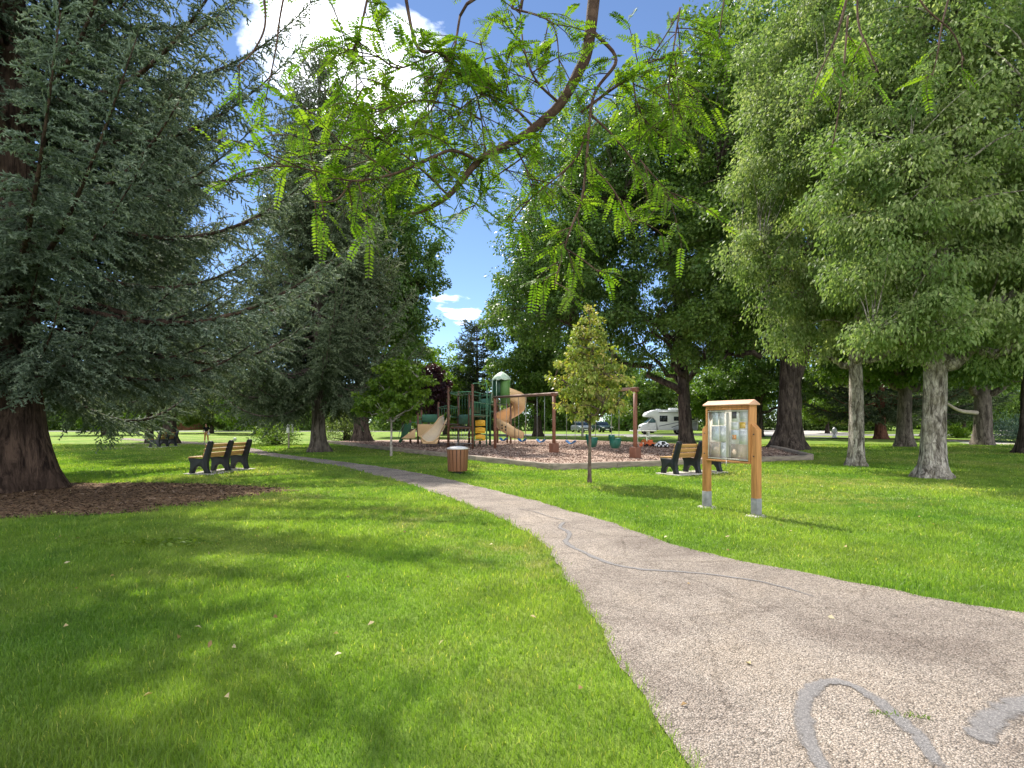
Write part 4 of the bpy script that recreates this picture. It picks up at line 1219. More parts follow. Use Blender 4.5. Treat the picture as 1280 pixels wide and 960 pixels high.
def build_grass(path_poly, bed):
    rs = np.random.RandomState(12)
    pads = [((-8.65, 17.3), 1.9), ((-20.6, 34), 1.8), ((5.2, 16.7), 1.5)]
    play_big = (np.array(PLAY) - np.array(PLAY).mean(0)) * 1.012 + np.array(PLAY).mean(0)
    mb = MB()
    for (d0, d1, dens, w, h) in ((1.9, 3.4, 9000, .0042, .044), (3.4, 5, 6500, .0052, .046), (5, 7.5, 3600, .0072, .05), (7.5, 11, 1900, .0105, .056), (11, 16, 900, .016, .058), (16, 25, 360, .028, .06), (25, 38, 130, .05, .06)):
        Xm = d1 * .97 + 3.4
        n = int(2 * Xm * (d1 - d0) * dens)
        P = np.stack([rs.uniform(-Xm, Xm, n), rs.uniform(d0, d1, n)], -1)
        P = P[np.abs(P[:, 0]) < P[:, 1] * .95 + 3.2]
        edge = P + rs.standard_normal(P.shape) * .04
        ok = ~inside(edge, path_poly) & ~inside(P, play_big)
        e2 = P + rs.standard_normal(P.shape) * .16
        ok &= ~inside(e2, bed)
        for c, r in pads:
            pass
        P = P[ok]
        # patchy growth
        q = np.sin(P[:, 0] * 2.1 + 1.3 * np.sin(P[:, 1] * 1.7)) + np.sin(P[:, 1] * 2.7 + 1.1 * np.sin(P[:, 0] * 2.3))
        n = len(P)
        near_edge = inside(P + np.array([.07, 0]), path_poly) | inside(P - np.array([.07, 0]), path_poly) | inside(P - np.array([0, .07]), path_poly)
        H = h * np.where(near_edge, rs.uniform(.7, 1.7, n), 1.0) * rs.uniform(.55, 1.25, n) * (1 + .14 * q)
        az = rs.uniform(0, 2 * PI, n)
        face = np.stack([np.cos(az), np.sin(az), np.zeros(n)], -1)
        lean = nrm(np.column_stack([rs.standard_normal((n, 2)), np.zeros(n)])) * (rs.uniform(.05, .85, n) ** 1.0)[:, None]
        B = np.column_stack([P, np.full(n, -.004)])
        W = w * rs.uniform(.6, 1.25, n)
        mid = B + np.column_stack([lean[:, :2] * (H * .35)[:, None], H * .6])
        tip = B + np.column_stack([lean[:, :2] * H[:, None], H * (1 - .28 * np.linalg.norm(lean, axis=1))])
        hw = face * (W / 2)[:, None]
        V = np.stack([B - hw, B + hw, mid + hw * .75, mid - hw * .75, tip], 1).reshape(-1, 3)
        i = np.arange(n)[:, None] * 5
        R = np.clip(.45 + .2 * rs.standard_normal(n) + .05 * q, 0, .93)
        R[rs.uniform(0, 1, n) < .014] = .99
        base = mb.n
        mb.add(V, i + np.array([[0, 1, 2, 3]]), 0, np.repeat(R, 5))
        mb.Fc.append((i + np.array([[3, 2, 4]]) + base, 0))
    o = mb.build('grass', M['blade'], None, False, True)
    tag(o, 'short mown green grass of the park lawn', 'grass', None, 'stuff')
    # clover rosettes and fallen leaves
    mb = MB()
    n = 260
    c = np.array(gp(212, 681))
    P = np.column_stack([c[0] + rs.standard_normal(n) * .38, c[1] + rs.standard_normal(n) * .12, rs.uniform(.03, .065, n)])
    leaf_quads(mb, P, nrm(rs.standard_normal((n, 3)) * np.array([1, 1, .25])), nrm(rs.standard_normal((n, 3)) * .35 + np.array([0, 0, 1])), rs.uniform(.04, .08, n), rs.uniform(.025, .05, n), rs.uniform(.3, 1, n))
    tag(mb.build('clover', M['leaf_bright'], None, False, True), 'broad-leaved weeds growing in the shaded grass', 'weeds', None, 'stuff')
    mb = MB()
    n = 110
    d = rs.uniform(3.0, 13, n)
    P = np.column_stack([rs.uniform(-.8, .8, n) * d, d, np.full(n, .055)])
    ip = inside(P[:, :2], path_poly)
    P = P[~ip | (rs.uniform(0, 1, n) < .35)]
    n = len(P)
    P[:, 2] = np.where(inside(P[:, :2], path_poly), .022, .052)
    leaf_quads(mb, P, nrm(rs.standard_normal((n, 3)) * np.array([1, 1, .3])), nrm(rs.standard_normal((n, 3)) * .5 + np.array([0, 0, 1])), rs.uniform(.03, .06, n), rs.uniform(.018, .035, n), rs.uniform(0, 1, n), .35)
    tag(mb.build('leaf_litter', M['dry_leaf'], None, False, True), 'dry fallen leaves scattered on lawn and path', 'fallen leaves', None, 'stuff')
    # weeds at the near crack of the path
    mb = MB()
    n = 90
    c = np.array(gp(1128, 899))
    s = rs.uniform(0, 1, n)
    P = np.column_stack([c[0] - .12 + .26 * s ** 1.6 + rs.standard_normal(n) * .014, c[1] + .03 - .06 * s ** 1.6 + .012 * np.sin(9 * s) + rs.standard_normal(n) * .012, np.full(n, .015)])
    leaf_quads(mb, P, nrm(rs.standard_normal((n, 3)) * .6 + np.array([0, 0, .6])), nrm(rs.standard_normal((n, 3))), rs.uniform(.008, .03, n), rs.uniform(.004, .010, n), rs.uniform(0, 1, n))
    tag(mb.build('weeds', M['leaf_bright'], None, False, True), 'small green weeds sprouting from the tarred path crack', 'weeds', None, 'stuff')


# ------------------------------------------------------------------ furniture
def make_bench():
    root = thing('park_bench', 'bench', 'bench')
    Lb = 1.86
    # end and middle supports: arched feet, seat arm and leaning back post
    prof = [(-.30, 0), (-.16, 0), (-.125, .10), (-.05, .185), (.05, .205), (.135, .16), (.175, .09), (.20, 0), (.335, 0), (.30, .16), (.30, .30), (.345, .385), (.345, .43), (-.085, .41),
            (-.13, .47), (-.255, .86), (-.285, .905), (-.33, .925), (-.375, .905), (-.395, .86), (-.375, .80), (-.27, .44), (-.235, .30), (-.25, .14)]
    for x in (-Lb / 2 + .05, 0, Lb / 2 - .05):
        quick('support', M['bench_black'], root, lambda m: m.prism(prof, x - .055, x + .055, 'yz'), bevel=.012)
    for y in (-.05, .075, .2, .315):
        quick('seat_slat', M['slat'], root, lambda m: m.box((0, y, .452 - (y - .2) * .04), (Lb - .02, .115, .04)), bevel=.008)
    a = math.atan2(.125, .39)
    for h in (.53, .655, .78):
        yy = -.125 - (h - .47) * (.125 / .39) + .028
        R3 = np.array([[1, 0, 0], [0, math.cos(a), -math.sin(a)], [0, math.sin(a), math.cos(a)]])
        quick('back_slat', M['slat'], root, lambda m: m.box((0, yy, h), (Lb - .02, .04, .098), 0, 0, R3), bevel=.008)
    return root


def pad(label, loc, rz, sx=2.05, sy=.92):
    m = MB()
    m.box((0, 0, -.02), (sx, sy, .11))
    o = m.build('concrete_pad', M['concrete'], None, False, False, .01)
    o.location = (loc[0], loc[1], 0)
    o.rotation_euler = (0, 0, rz)
    tag(o, label, 'pad')


def build_furniture():
    b = make_bench()
    spots = [((-8.68, 17.2), math.radians(80), 'black-framed bench with ochre slats seen from behind near the huge spruce', 'concrete pad under the bench by the huge spruce'),
             ((-20.55, 34.0), math.radians(92), 'small distant bench in front of the two far spruce trunks', 'concrete pad under the small distant bench'),
             ((5.22, 16.65), math.radians(30), 'bench facing the playground, half hidden by the notice board', 'concrete pad under the bench behind the notice board')]
    for i, (p, a, lab, pl) in enumerate(spots):
        o = b if i == 0 else copy_tree(b)
        o.location = (p[0], p[1], .035)
        o.rotation_euler = (0, 0, a)
        tag(o, lab, 'bench', 'park benches with black supports and ochre slats')
        pad(pl, p, a)
    # litter bin
    x, y = gp(572, 592)
    t = thing('litter_bin', 'round brown slatted litter bin with pale lid beside the path', 'litter bin', (x, y, 0))
    quick('base', M['dark_metal'], t, lambda m: (m.lathe([(.16, -.05), (.16, .04), (.05, .05), (.05, .1)], 16)), True)
    quick('liner', M['dark_metal'], t, lambda m: m.lathe([(.2, .1), (.235, .11), (.262, .70), (.25, .71)], 24), True)
    n = 16
    for k in range(n):
        a = 2 * PI * (k + .5) / n
        rm = .285
        til = math.atan2(.03, .62)
        R3 = np.array([[math.cos(til), 0, math.sin(til)], [0, 1, 0], [-math.sin(til), 0, math.cos(til)]])
        o = quick('slat', M['bin_slat'], t, lambda m: m.box((rm - .005, 0, .395), (.026, .096, .63), 0, 0, R3), bevel=.006)
        o.rotation_euler = (0, 0, a)
    quick('lid', M['bin_lid'], t, lambda m: m.lathe([(.02, .70), (.305, .705), (.312, .725), (.30, .745), (.22, .775), (.10, .79), (.02, .792)], 28), True)
    # notice board
    x0, y0 = 3.40, 10.05
    x1, y1 = 3.86, 9.10
    Lp = math.hypot(x1 - x0, y1 - y0)
    t = thing('notice_board', 'orange wooden notice board with glazed doors and pinned papers on two posts', 'notice board', ((x0 + x1) / 2, (y0 + y1) / 2, 0), math.atan2(y1 - y0, x1 - x0))
    h = Lp / 2
    for sx in (-1, 1):
        def post(m):
            m.prism([(-.055, .28), (.055, .28), (.055, 1.37) if sx > 0 else (.055, 1.47), (-.055, 1.47) if sx > 0 else (-.055, 1.37)], -.055, .055, 'xz', 0, (sx * h, 0, 0))
        p = quick('post', M['board_wood'], t, post, bevel=.005)
        quick('sleeve', M['steel_sleeve'], p, lambda m: m.box((sx * h, 0, .13), (.116, .116, .32)), bevel=.004)
        quick('footing', M['concrete'], p, lambda m: m.lathe([(.17, -.05), (.17, .0), (.15, .022), (.02, .026)], 18, 0, (sx * h, 0, 0)), True)
    w = h - .057
    zb, zt = .86, 1.73
    yf, yb = -.085, .075
    quick('case', M['board_wood'], t, lambda m: (m.box((-w + .016, (yf + yb) / 2, (zb + zt) / 2), (.032, yb - yf, zt - zb)), m.box((w - .016, (yf + yb) / 2, (zb + zt) / 2), (.032, yb - yf, zt - zb)),
                                                  m.box((0, (yf + yb) / 2, zb - .017), (2 * w, yb - yf, .03)), m.box((0, yb - .012, (zb + zt) / 2), (2 * w - .066, .02, zt - zb - .004)),
                                                  m.box((0, (yf + yb) / 2, zt + .017), (2 * w, yb - yf, .03)),
                                                  m.box((0, yf + .008, zt - .02), (2 * w - .07, .016, .036))), bevel=.004)
    quick('roof_cap', M['board_top'], t, lambda m: m.prism([(yf - .045, zt + .035), (yb + .045, zt + .035), (yb + .045, zt + .055), ((yf + yb) / 2, zt + .125), (yf - .045, zt + .055)], -w - .03, w + .03, 'yz'), bevel=.004)
    bk = quick('backing', M['cork'], t, lambda m: m.box((0, yf + .062, (zb + zt) / 2), (2 * w - .072, .012, zt - zb - .05)))
    yp = yf + .0535

    def paper(mat, cx, cz, sx, sz, lines=0, k=0):
        yy = yp - .003 * k
        o = quick('notice', M[mat], bk, lambda m: m.box((cx, yy, cz), (sx, .002, sz)))
        return o
    W2 = 2 * w - .08
    for a in (('paper_blue', -.30, 1.56, .13, .24), ('paper', -.155, 1.56, .12, .24), ('paper_blue', -.30, 1.30, .17, .24), ('paper', -.125, 1.30, .16, .26), ('paper_tan', -.30, 1.02, .22, .26), ('paper', -.11, 1.00, .12, .30),
              ('paper', .13, 1.60, .15, .20, 0, 0), ('paper_dark', .115, 1.61, .095, .12, 0, 1), ('paper', .31, 1.60, .15, .19), ('paper', .12, 1.43, .14, .12), ('paper_yellow', .285, 1.44, .12, .10, 0, 1), ('paper_blue', .13, 1.29, .16, .14),
              ('paper_orange', .115, 1.245, .085, .075, 0, 1), ('paper', .30, 1.25, .17, .24), ('paper_tan', .21, 1.0, .34, .26), ('paper_tan', -.02 + .24, .99, .11, .15, 0, 1)):
        paper(*a)

    rs = np.random.RandomState(5)
    for cx, zt_, wd, nl in ((-.30, 1.64, .09, 9), (-.155, 1.64, .085, 9), (-.30, 1.39, .13, 8), (-.125, 1.40, .12, 9), (.31, 1.67, .11, 7), (.12, 1.47, .10, 3), (.30, 1.34, .12, 8), (-.11, 1.12, .08, 9), (-.30, 1.12, .16, 6)):
        def ink(m):
            for i in range(nl):
                ww = wd * rs.uniform(.5, 1)
                m.box((cx - (wd - ww) / 2, yp - .0022, zt_ - i * .02), (ww, .001, .005))
        quick('lettering', M['ink'], bk, ink)
    for s in (-1, 1):
        d = quick('door', M['alu'], t, lambda m: (m.box((s * (W2 / 4 + .002), yf + .022, zt - .055), (W2 / 2 - .006, .016, .022)), m.box((s * (W2 / 4 + .002), yf + .022, zb + .022), (W2 / 2 - .006, .016, .022)),
                                              m.box((s * .014, yf + .022, (zb + zt) / 2 - .016), (.02, .016, zt - zb - .122)), m.box((s * (W2 / 2 - .008), yf + .022, (zb + zt) / 2 - .016), (.018, .016, zt - zb - .122))), bevel=.002)
        quick('pane', M['pane'], d, lambda m: m.box((s * (W2 / 4 + .002), yf + .024, (zb + zt) / 2 - .016), (W2 / 2 - .05, .003, zt - zb - .13)))
    for sx in (-1, 1):
        for z in (.95, 1.30):
            quick('bolt', M['dark_metal'], t, lambda m: m.tube([(sx * h, -.052, z), (sx * h, -.064, z)], .011, 8))
    quick('latch', M['alu'], t, lambda m: (m.tube([(.0, yf - .005, zb - .005), (.0, yf - .012, zb - .09)], .006, 6)))
    # post with two white boxes by the shrub
    x, y = gp(361, 560.5)
    t = thing('box_post', 'thin post carrying two white boxes in front of the loose green shrub', 'post', (x, y, 0))
    quick('post', M['timber'], t, lambda m: m.box((0, 0, .62), (.075, .06, 1.34)), bevel=.005)
    quick('box', M['off_white'], t, lambda m: (m.box((0, -.085, 1.08), (.16, .11, .42)), m.prism([(-.095, 1.29), (.095, 1.29), (0, 1.37)], -.15, -.02, 'xz')), bevel=.008)
    quick('box', M['off_white'], t, lambda m: (m.box((.19, .05, 1.13), (.10, .09, .50)), m.tube([(.03, .02, 1.15), (.15, .05, 1.15)], .02, 6)), bevel=.008)
    # hydrant
    x, y = gp(1043, 547)
    t = thing('fire_hydrant', 'small white fire hydrant near the pale pavement', 'hydrant', (x, y, 0))
    quick('barrel', M['white'], t, lambda m: m.lathe([(.24, -.02), (.24, .06), (.17, .08), (.16, .62), (.2, .64), (.2, .7)], 16), True)
    quick('bonnet', M['white'], t, lambda m: m.lathe([(.2, .70), (.18, .8), (.11, .9), (.05, .93), (.05, 1.0), (.01, 1.0)], 16), True)
    for a in (0, PI, -PI / 2):
        quick('outlet', M['white'], t, lambda m: m.tube([(.12 * math.cos(a), .12 * math.sin(a), .52), (.27 * math.cos(a), .27 * math.sin(a), .52)], .08, 10))
    # ball on the far lawn
    x, y = gp(293.6, 551.5)
    m = MB()
    pr = [(.13 * math.sin(a), .13 - .13 * math.cos(a)) for a in np.linspace(.05, PI - .05, 14)]
    m.lathe(pr, 20)
    o = m.build('ball', M['ball'], None, True, loc=(x, y, .02))
    tag(o, 'small white ball lying on the lawn past the bench', 'ball')


def build_border():
    """timbers holding the chips, laid end to end"""
    t = thing('timber_edging', 'low weathered timber edging round the playground', 'edging', (PLAY[0][0], PLAY[0][1], 0))
    o0 = np.array(PLAY[0])

    def run(a, b, hgt, wid, step, seed):
        a, b = np.asarray(a, float) - o0, np.asarray(b, float) - o0
        L = np.linalg.norm(b - a)
        n = max(1, int(round(L / step)))
        rz = math.atan2(b[1] - a[1], b[0] - a[0])
        rs = np.random.RandomState(seed)
        for k in range(n):
            c = a + (b - a) * (k + .5) / n
            quick('timber', M['timber'], t, lambda m: m.box((c[0], c[1], hgt / 2 - .02 + rs.uniform(-.008, .008)), (L / n - .012, wid, hgt + .04), rz + rs.uniform(-.003, .003)), bevel=.012)
    run(PLAY[0], PLAY[1], .20, .20, 2.4, 1)
    run(PLAY[0], PLAY[6], .20, .20, 2.4, 2)
    run(PLAY[1], PLAY[2], .24, .24, 2.4, 3)
    # bevelled cap stone at the corner
    quick('corner_block', M['timber'], t, lambda m: m.box((0, -.02, .10), (.26, .26, .25), .6), bevel=.015)

# ------------------------------------------------------------------ the playground
def build_swings():
    S0, S1 = np.array([4.62, 21.6]), np.array([-.86, 29.2])
    base = np.array([S0[0], S0[1], MUL_Z])
    t = thing('swing_set', 'long rust-brown swing frame with one beam across the chips', 'swing set', tuple(base))
    d2 = nrm(S1 - S0)
    rz = math.atan2(d2[1], d2[0])
    L = np.linalg.norm(S1 - S0)
    hz = 2.60
    quick('beam', M['beam_brown'], t, lambda m: m.tube([(-d2[0] * .12, -d2[1] * .12, hz), (d2[0] * (L + .1), d2[1] * (L + .1), hz)], .065, 12), True)
    for s in (0, .505, 1.0):
        p = d2 * L * s
        po = quick('post', M['swing_brown'], t, lambda m: m.tube([(p[0], p[1], -.1), (p[0], p[1], hz - .06)], .078, 14), True)
        if s < .9:
            quick('footing', M['swing_brown'], po, lambda m: m.box((p[0], p[1], .20), (.31, .31, .44), rz), bevel=.01)
            quick('bracket', M['swing_brown'], po, lambda m: m.box((p[0], p[1], hz - .03), (.24, .17, .16), rz), bevel=.01)
    spots = []
    for u in (769, 740, 713.5, 676, 652.6, 629):
        k = (u - 640) / F
        spots.append(float((S0[0] - k * S0[1]) / (k * (S1[1] - S0[1]) - (S1[0] - S0[0]))))
    labs = ['green bucket swing beside the outer swing post', 'green bucket swing directly behind the linden sapling stem', 'blue belt swing between the middle post and the sapling',
            'blue belt swing just past the middle swing post, away from the sapling', 'blue belt swing at the middle of the bay by the spiral slide', 'blue belt swing closest to the play structure']
    for i, s in enumerate(spots):
        p = S0 + (S1 - S0) * s
        bucket = i < 2
        sw = thing('bucket_swing' if bucket else 'belt_swing', labs[i], 'swing', (p[0], p[1], MUL_Z), rz, 'bucket swings' if bucket else 'belt swings')
        hs = .44
        if bucket:
            def shell(m):
                n = 20
                for r0, r1 in ((1, 1), (.86, .8)):
                    pass
                prof = [(.05, hs - .12), (.16, hs - .10), (.215, hs + .04), (.235, hs + .27), (.20, hs + .285), (.185, hs + .04), (.12, hs - .06), (.02, hs - .07)]
                m.lathe(prof, n)
                m.box((0, .2, hs + .33), (.30, .03, .18))
            quick('seat', M['green_seat'], sw, shell, True)
            quick('tag', M['white'], sw, lambda m: m.box((0, -.232, hs + .06), (.05, .012, .07)))
            hw = .20
            ct = hs + .27
        else:
            def belt(m):
                x = np.linspace(-.27, .27, 15)
                z = hs + .13 * (np.abs(x) / .27) ** 1.6
                top = np.stack([x, z], -1)
                poly = np.vstack([top - [0, .03], top[::-1]])
                m.prism(poly, -.075, .075, 'xz')
            quick('seat', M['blue_seat'], sw, belt, False)
            hw = .27
            ct = hs + .11
        for sg in (-1, 1):
            quick('chain', M['chain'], sw, lambda m: m.tube([(sg * hw, 0, ct), (sg * hw * 1.02, 0, hz - .05)], .011, 6))


def build_play():
    B0 = np.array([-2.5, 33.0, MUL_Z])
    t = thing('play_structure', 'brown and green play structure with tan spiral slide, decks and ladders', 'play structure', tuple(B0))

    def w(x, y, z):
        return np.array([x, y, z]) - B0

    def gpw(u, v):
        return gp(u, v, MUL_Z)
    posts = {'A': (522.5, 555, 1.95), 'J': (513, 554.6, 1.7), 'B': (560.5, 559.5, 3.25), 'C': (573, 556, 3.25), 'D': (586.5, 557.8, 3.1), 'E': (590.7, 561, 3.35),
             'G': (600, 555.5, 3.2), 'H': (612.5, 556.5, 3.15), 'I': (548, 555.0, 2.65), 'K': (622, 553.8, 3.9), 'L': (634, 553.8, 3.9), 'M': (527, 553.4, 2.2)}
    pp = {}
    for k, (u, v, h) in posts.items():
        x, y = gpw(u, v)
        pp[k] = np.array([x, y])
        green = k in 'GHKL'
        p = quick('post', M['dark_green'] if k in 'GH' else M['play_brown'], t, lambda m: m.tube([w(x, y, MUL_Z - .1), w(x, y, h)], .068 if not green else .062, 12), True)
        quick('cap', M['play_brown'], p, lambda m: m.lathe([(.078, h - .01), (.078, h + .02), (.05, h + .05), (.01, h + .06)], 12, 0, w(x, y, 0)), True)

    def rail(a, b, z0, z1=None, r=.024, mat='play_green', name='rail'):
        z1 = z0 if z1 is None else z1
        pa = pp[a] if isinstance(a, str) else np.array(a)
        pb = pp[b] if isinstance(b, str) else np.array(b)
        quick(name, M[mat], t, lambda m: m.tube([w(pa[0], pa[1], z0), w(pb[0], pb[1], z1)], r, 8), True)
    # overhead rails and rungs
    for a, b in (('B', 'C'), ('B', 'E'), ('C', 'D'), ('D', 'E'), ('E', 'H'), ('G', 'H'), ('D', 'G')):
        rail(a, b, 3.02)
    for s in np.linspace(.12, .88, 6):
        a, b = pp['B'] + (pp['E'] - pp['B']) * s, pp['C'] + (pp['D'] - pp['C']) * s
        rail(a, b, 3.02, r=.018, name='rung')
    for a, b, z in (('B', 'C', 2.35), ('I', 'B', 2.35), ('I', 'C', 2.3), ('B', 'C', 1.75), ('D', 'E', 2.25), ('E', 'H', 1.85), ('D', 'G', 1.85), ('G', 'H', 2.2), ('E', 'H', .55), ('A', 'M', 1.75), ('J', 'A', 1.45), ('H', 'K', 2.1), ('G', 'K', 2.6), ('H', 'G', .55)):
        rail(a, b, z)
    # arch over the climber opening
    a, b = pp['E'], pp['E'] * .35 + pp['G'] * .65
    quick('arch', M['play_green'], t, lambda m: m.tube(smooth_line([w(a[0], a[1], 2.9), w(a[0], a[1], 3.32), w(a[0] + .12, a[1] + .05, 3.44), w(b[0] + .45, b[1] - 2.4, 3.44), w(b[0] + .62, b[1] - 2.4, 3.3), w(b[0] + .62, b[1] - 2.4, .3)], 26), .026, 8), True)
    # decks
    def deck(ks, z, mat='play_brown'):
        P = [w(pp[k][0], pp[k][1], 0)[:2] for k in ks]
        quick('deck', M[mat], t, lambda m: m.prism(P, z - MUL_Z - .09, z - MUL_Z, 'xy'), bevel=.01)
    deck(('B', 'E', 'D', 'C'), 1.22)
    deck(('I', 'B', 'C'), 1.38)
    deck(('E', 'H', 'G', 'D'), 1.86, 'dark_green')
    deck(('H', 'L', 'K', 'G'), 2.62, 'dark_green')
    deck(('J', 'A', 'M'), 1.05)
    # barrier panels
    def panel(a, b, z0, z1, mat='play_green', th=.03, inset=.07):
        pa, pb = pp[a], pp[b]
        d = nrm(pb - pa)
        L = np.linalg.norm(pb - pa) - 2 * inset
        c = (pa + pb) / 2
        quick('barrier', M[mat], t, lambda m: m.box(w(c[0], c[1], (z0 + z1) / 2), (L, th, z1 - z0), math.atan2(d[1], d[0])), bevel=.02)
    panel('M', 'I', 1.45, 1.95)
    panel('D', 'G', 2.0, 2.6, 'dark_green')
    panel('G', 'H', 2.3, 2.85, 'play_green')
    panel('C', 'D', 1.35, 1.9, 'play_green')
    panel('A', 'M', 1.1, 1.6, 'play_green')
    # vertical bars of the railings
    for a, b, z0, z1, n in (('B', 'C', 1.75, 2.35, 5), ('D', 'E', 1.3, 2.25, 5), ('I', 'B', 1.45, 2.35, 4), ('E', 'H', 1.9, 2.5, 6), ('C', 'D', 1.9, 3.0, 4)):
        for s in np.linspace(.12, .88, n):
            p = pp[a] + (pp[b] - pp[a]) * s
            quick('bar', M['play_green'], t, lambda m: m.tube([w(p[0], p[1], z0), w(p[0], p[1], z1)], .011, 5))
    rail('E', 'H', 2.5)
    # yellow stepped climber between the green posts
    g, h = pp['G'], pp['H']
    c = (pp['E'] + pp['G'] + pp['H']) / 3
    for k, z in enumerate((.62, 1.02, 1.42)):
        def cup(m):
            x = np.linspace(-.27, .27, 9)
            top = np.stack([x, .16 + .02 * np.cos(x * 10)], -1)
            bot = np.stack([x, -.16 + .0 * x], -1)
            poly = np.vstack([bot, top[::-1]])
            m.prism(poly, -.10 - .02 * k, .02, 'xz', 0, w(c[0], c[1] - .9, z))
            m.box(w(c[0], c[1] - 1.01 - .02 * k, z - .02), (.36, .03, .10))
        quick('climber_step', M['yellow'], t, cup, bevel=.02)
    for s in (-1, 1):
        quick('climber_rail', M['dark_green'], t, lambda m: m.tube([w(c[0] + s * .32, c[1] - .9, .1), w(c[0] + s * .32, c[1] - .9, 1.8)], .022, 8))
    # rope net under the deck
    def net(m):
        for s in np.linspace(.1, .9, 6):
            a = pp['B'] + (pp['E'] - pp['B']) * s
            b = pp['B'] + (pp['E'] - pp['B']) * (1 - s)
            m.tube([w(a[0], a[1] - .0, 1.15), w(b[0] * .4 + a[0] * .6, b[1] * .4 + a[1] * .6 - .35, .15)], .011, 4)
        for z in (.4, .7):
            a, b = pp['B'], pp['E']
            m.tube([w(a[0], a[1] - .15, z), w(b[0], b[1] - .15, z)], .011, 4)
    quick('rope_net', M['chain'], t, net)
    # wide cream chute slide
    P = smooth_line([(-3.75, 33.3, 1.38), (-3.85, 32.7, 1.30), (-4.0, 32.1, .98), (-4.2, 31.4, .66), (-4.3, 30.8, .48), (-4.33, 30.3, .42)], 30)
    k = len(P)
    wd = np.interp(np.linspace(0, 1, k), [0, .3, .7, 1], [.19, .26, .42, .47])
    wl = np.interp(np.linspace(0, 1, k), [0, .2, .6, .9, 1], [.50, .44, .36, .31, .30])
    T = nrm(np.gradient(P, axis=0))
    S = nrm(np.cross(T, [0, 0, 1.0]))
    U = np.cross(S, T)
    a = np.linspace(-1, 1, 13)
    V = P[:, None] + S[:, None] * (wd[:, None] * np.sign(a) * np.abs(a) ** .8)[..., None] + U[:, None] * (wl[:, None] * np.abs(a) ** 2.0)[..., None]
    m = MB()
    i = np.arange(k - 1)[:, None] * 13
    j = np.arange(12)[None]
    m.add(V.reshape(-1, 3) - B0, np.stack([i + j, i + j + 1, i + 14 + j, i + 13 + j], -1).reshape(-1, 4))
    sl = m.build('chute_slide', M['cream_plastic'], t, True)
    so = sl.modifiers.new('thick', 'SOLIDIFY')
    so.thickness = .045
    so.offset = -1
    Vl = V - B0
    quick('rim', M['tan_plastic'], sl, lambda m: m.tube(np.vstack([Vl[::2, 0], Vl[-1, ::2], Vl[::-2, -1]]), .034, 8), True)
    quick('skirt', M['tan_plastic'], sl, lambda m: m.prism([(-4.72 - B0[0], .33 - MUL_Z), (-3.94 - B0[0], .33 - MUL_Z), (-3.86 - B0[0], .60 - MUL_Z), (-4.08 - B0[0], .42 - MUL_Z), (-4.33 - B0[0], .385 - MUL_Z), (-4.58 - B0[0], .42 - MUL_Z), (-4.80 - B0[0], .60 - MUL_Z)], 30.29 - B0[1], 30.36 - B0[1], 'xz'))
    quick('slide_leg', M['dark_metal'], sl, lambda m: (m.tube([w(-4.55, 30.6, .0), w(-4.55, 30.6, .32), w(-3.85, 30.6, .32), w(-3.85, 30.6, .0)], .022, 6)))
    # spiral slide: walls and bed of one wound trough
    cx, cy = -.08, 35.2
    n = 70
    th = np.radians(np.linspace(-150, 330, n))
    zf = np.interp(np.linspace(0, 1, n), [0, .06, .92, 1], [2.95, 2.88, .52, .48])
    ri = np.array([.13, .135, .16, .30, .50, .70, .84, .90, .93, .95])
    dz = np.array([.45, .22, .08, .0, -.02, .0, .09, .28, .55, .80])
    fade = np.interp(np.linspace(0, 1, n), [0, .06, .85, 1], [.7, 1, .9, .45])
    hz = np.maximum(dz, 0)[None] * fade[:, None] + np.minimum(dz, 0)
    V = np.stack([cx + ri[None] * np.cos(th)[:, None], cy + ri[None] * np.sin(th)[:, None], zf[:, None] + hz], -1)
    # the run-out straightens towards the chips
    m = MB()
    q = len(ri)
    i = np.arange(n - 1)[:, None] * q
    j = np.arange(q - 1)[None]
    m.add(V.reshape(-1, 3) - B0, np.stack([i + j, i + q + j, i + q + j + 1, i + j + 1], -1).reshape(-1, 4))
    sp = m.build('spiral_slide', M['tan_plastic'], t, True)
    so = sp.modifiers.new('thick', 'SOLIDIFY')
    so.thickness = .04
    so.offset = 0
    quick('centre_pole', M['beam_brown'], sp, lambda m: m.tube([w(cx, cy, 0), w(cx, cy, 3.3)], .06, 12), True)
    for ang in (-75, -20, 300):
        aa = math.radians(ang)
        zz = float(np.interp(aa, th, zf))
        quick('strut', M['beam_brown'], sp, lambda m: m.tube([w(cx + .97 * math.cos(aa), cy + .97 * math.sin(aa), .05), w(cx + .97 * math.cos(aa), cy + .97 * math.sin(aa), zz + .1)], .022, 6))

    def holes(m):
        for da, z in ((-8, .12), (-8, .30), (6, .10), (6, .28)):
            aa = math.radians(246 + da)
            zz = float(np.interp(aa, th, zf))
            p = np.array([cx + .965 * math.cos(aa), cy + .965 * math.sin(aa), zz + z + .16])
            o = np.array([math.cos(aa), math.sin(aa), 0]) * .012
            m.tube([p - B0 - o, p - B0 + o], .05, 12)
    quick('peep_hole', M['dark_metal'], sp, holes)
    # roofed turret over the slide's head
    tx, ty = -.62, 34.5
    quick('turret_wall', M['mid_green'], t, lambda m: m.tube([w(tx + .22, ty - .12, 2.58), w(tx + .22, ty - .12, 4.02)], .30, 20), True)
    quick('turret_hood', M['dark_green'], t, lambda m: m.lathe([(.40, 3.05), (.42, 3.3), (.42, 3.96), (.4, 4.0)], 20, 0, w(tx - .14, ty + .3, 0)), True)

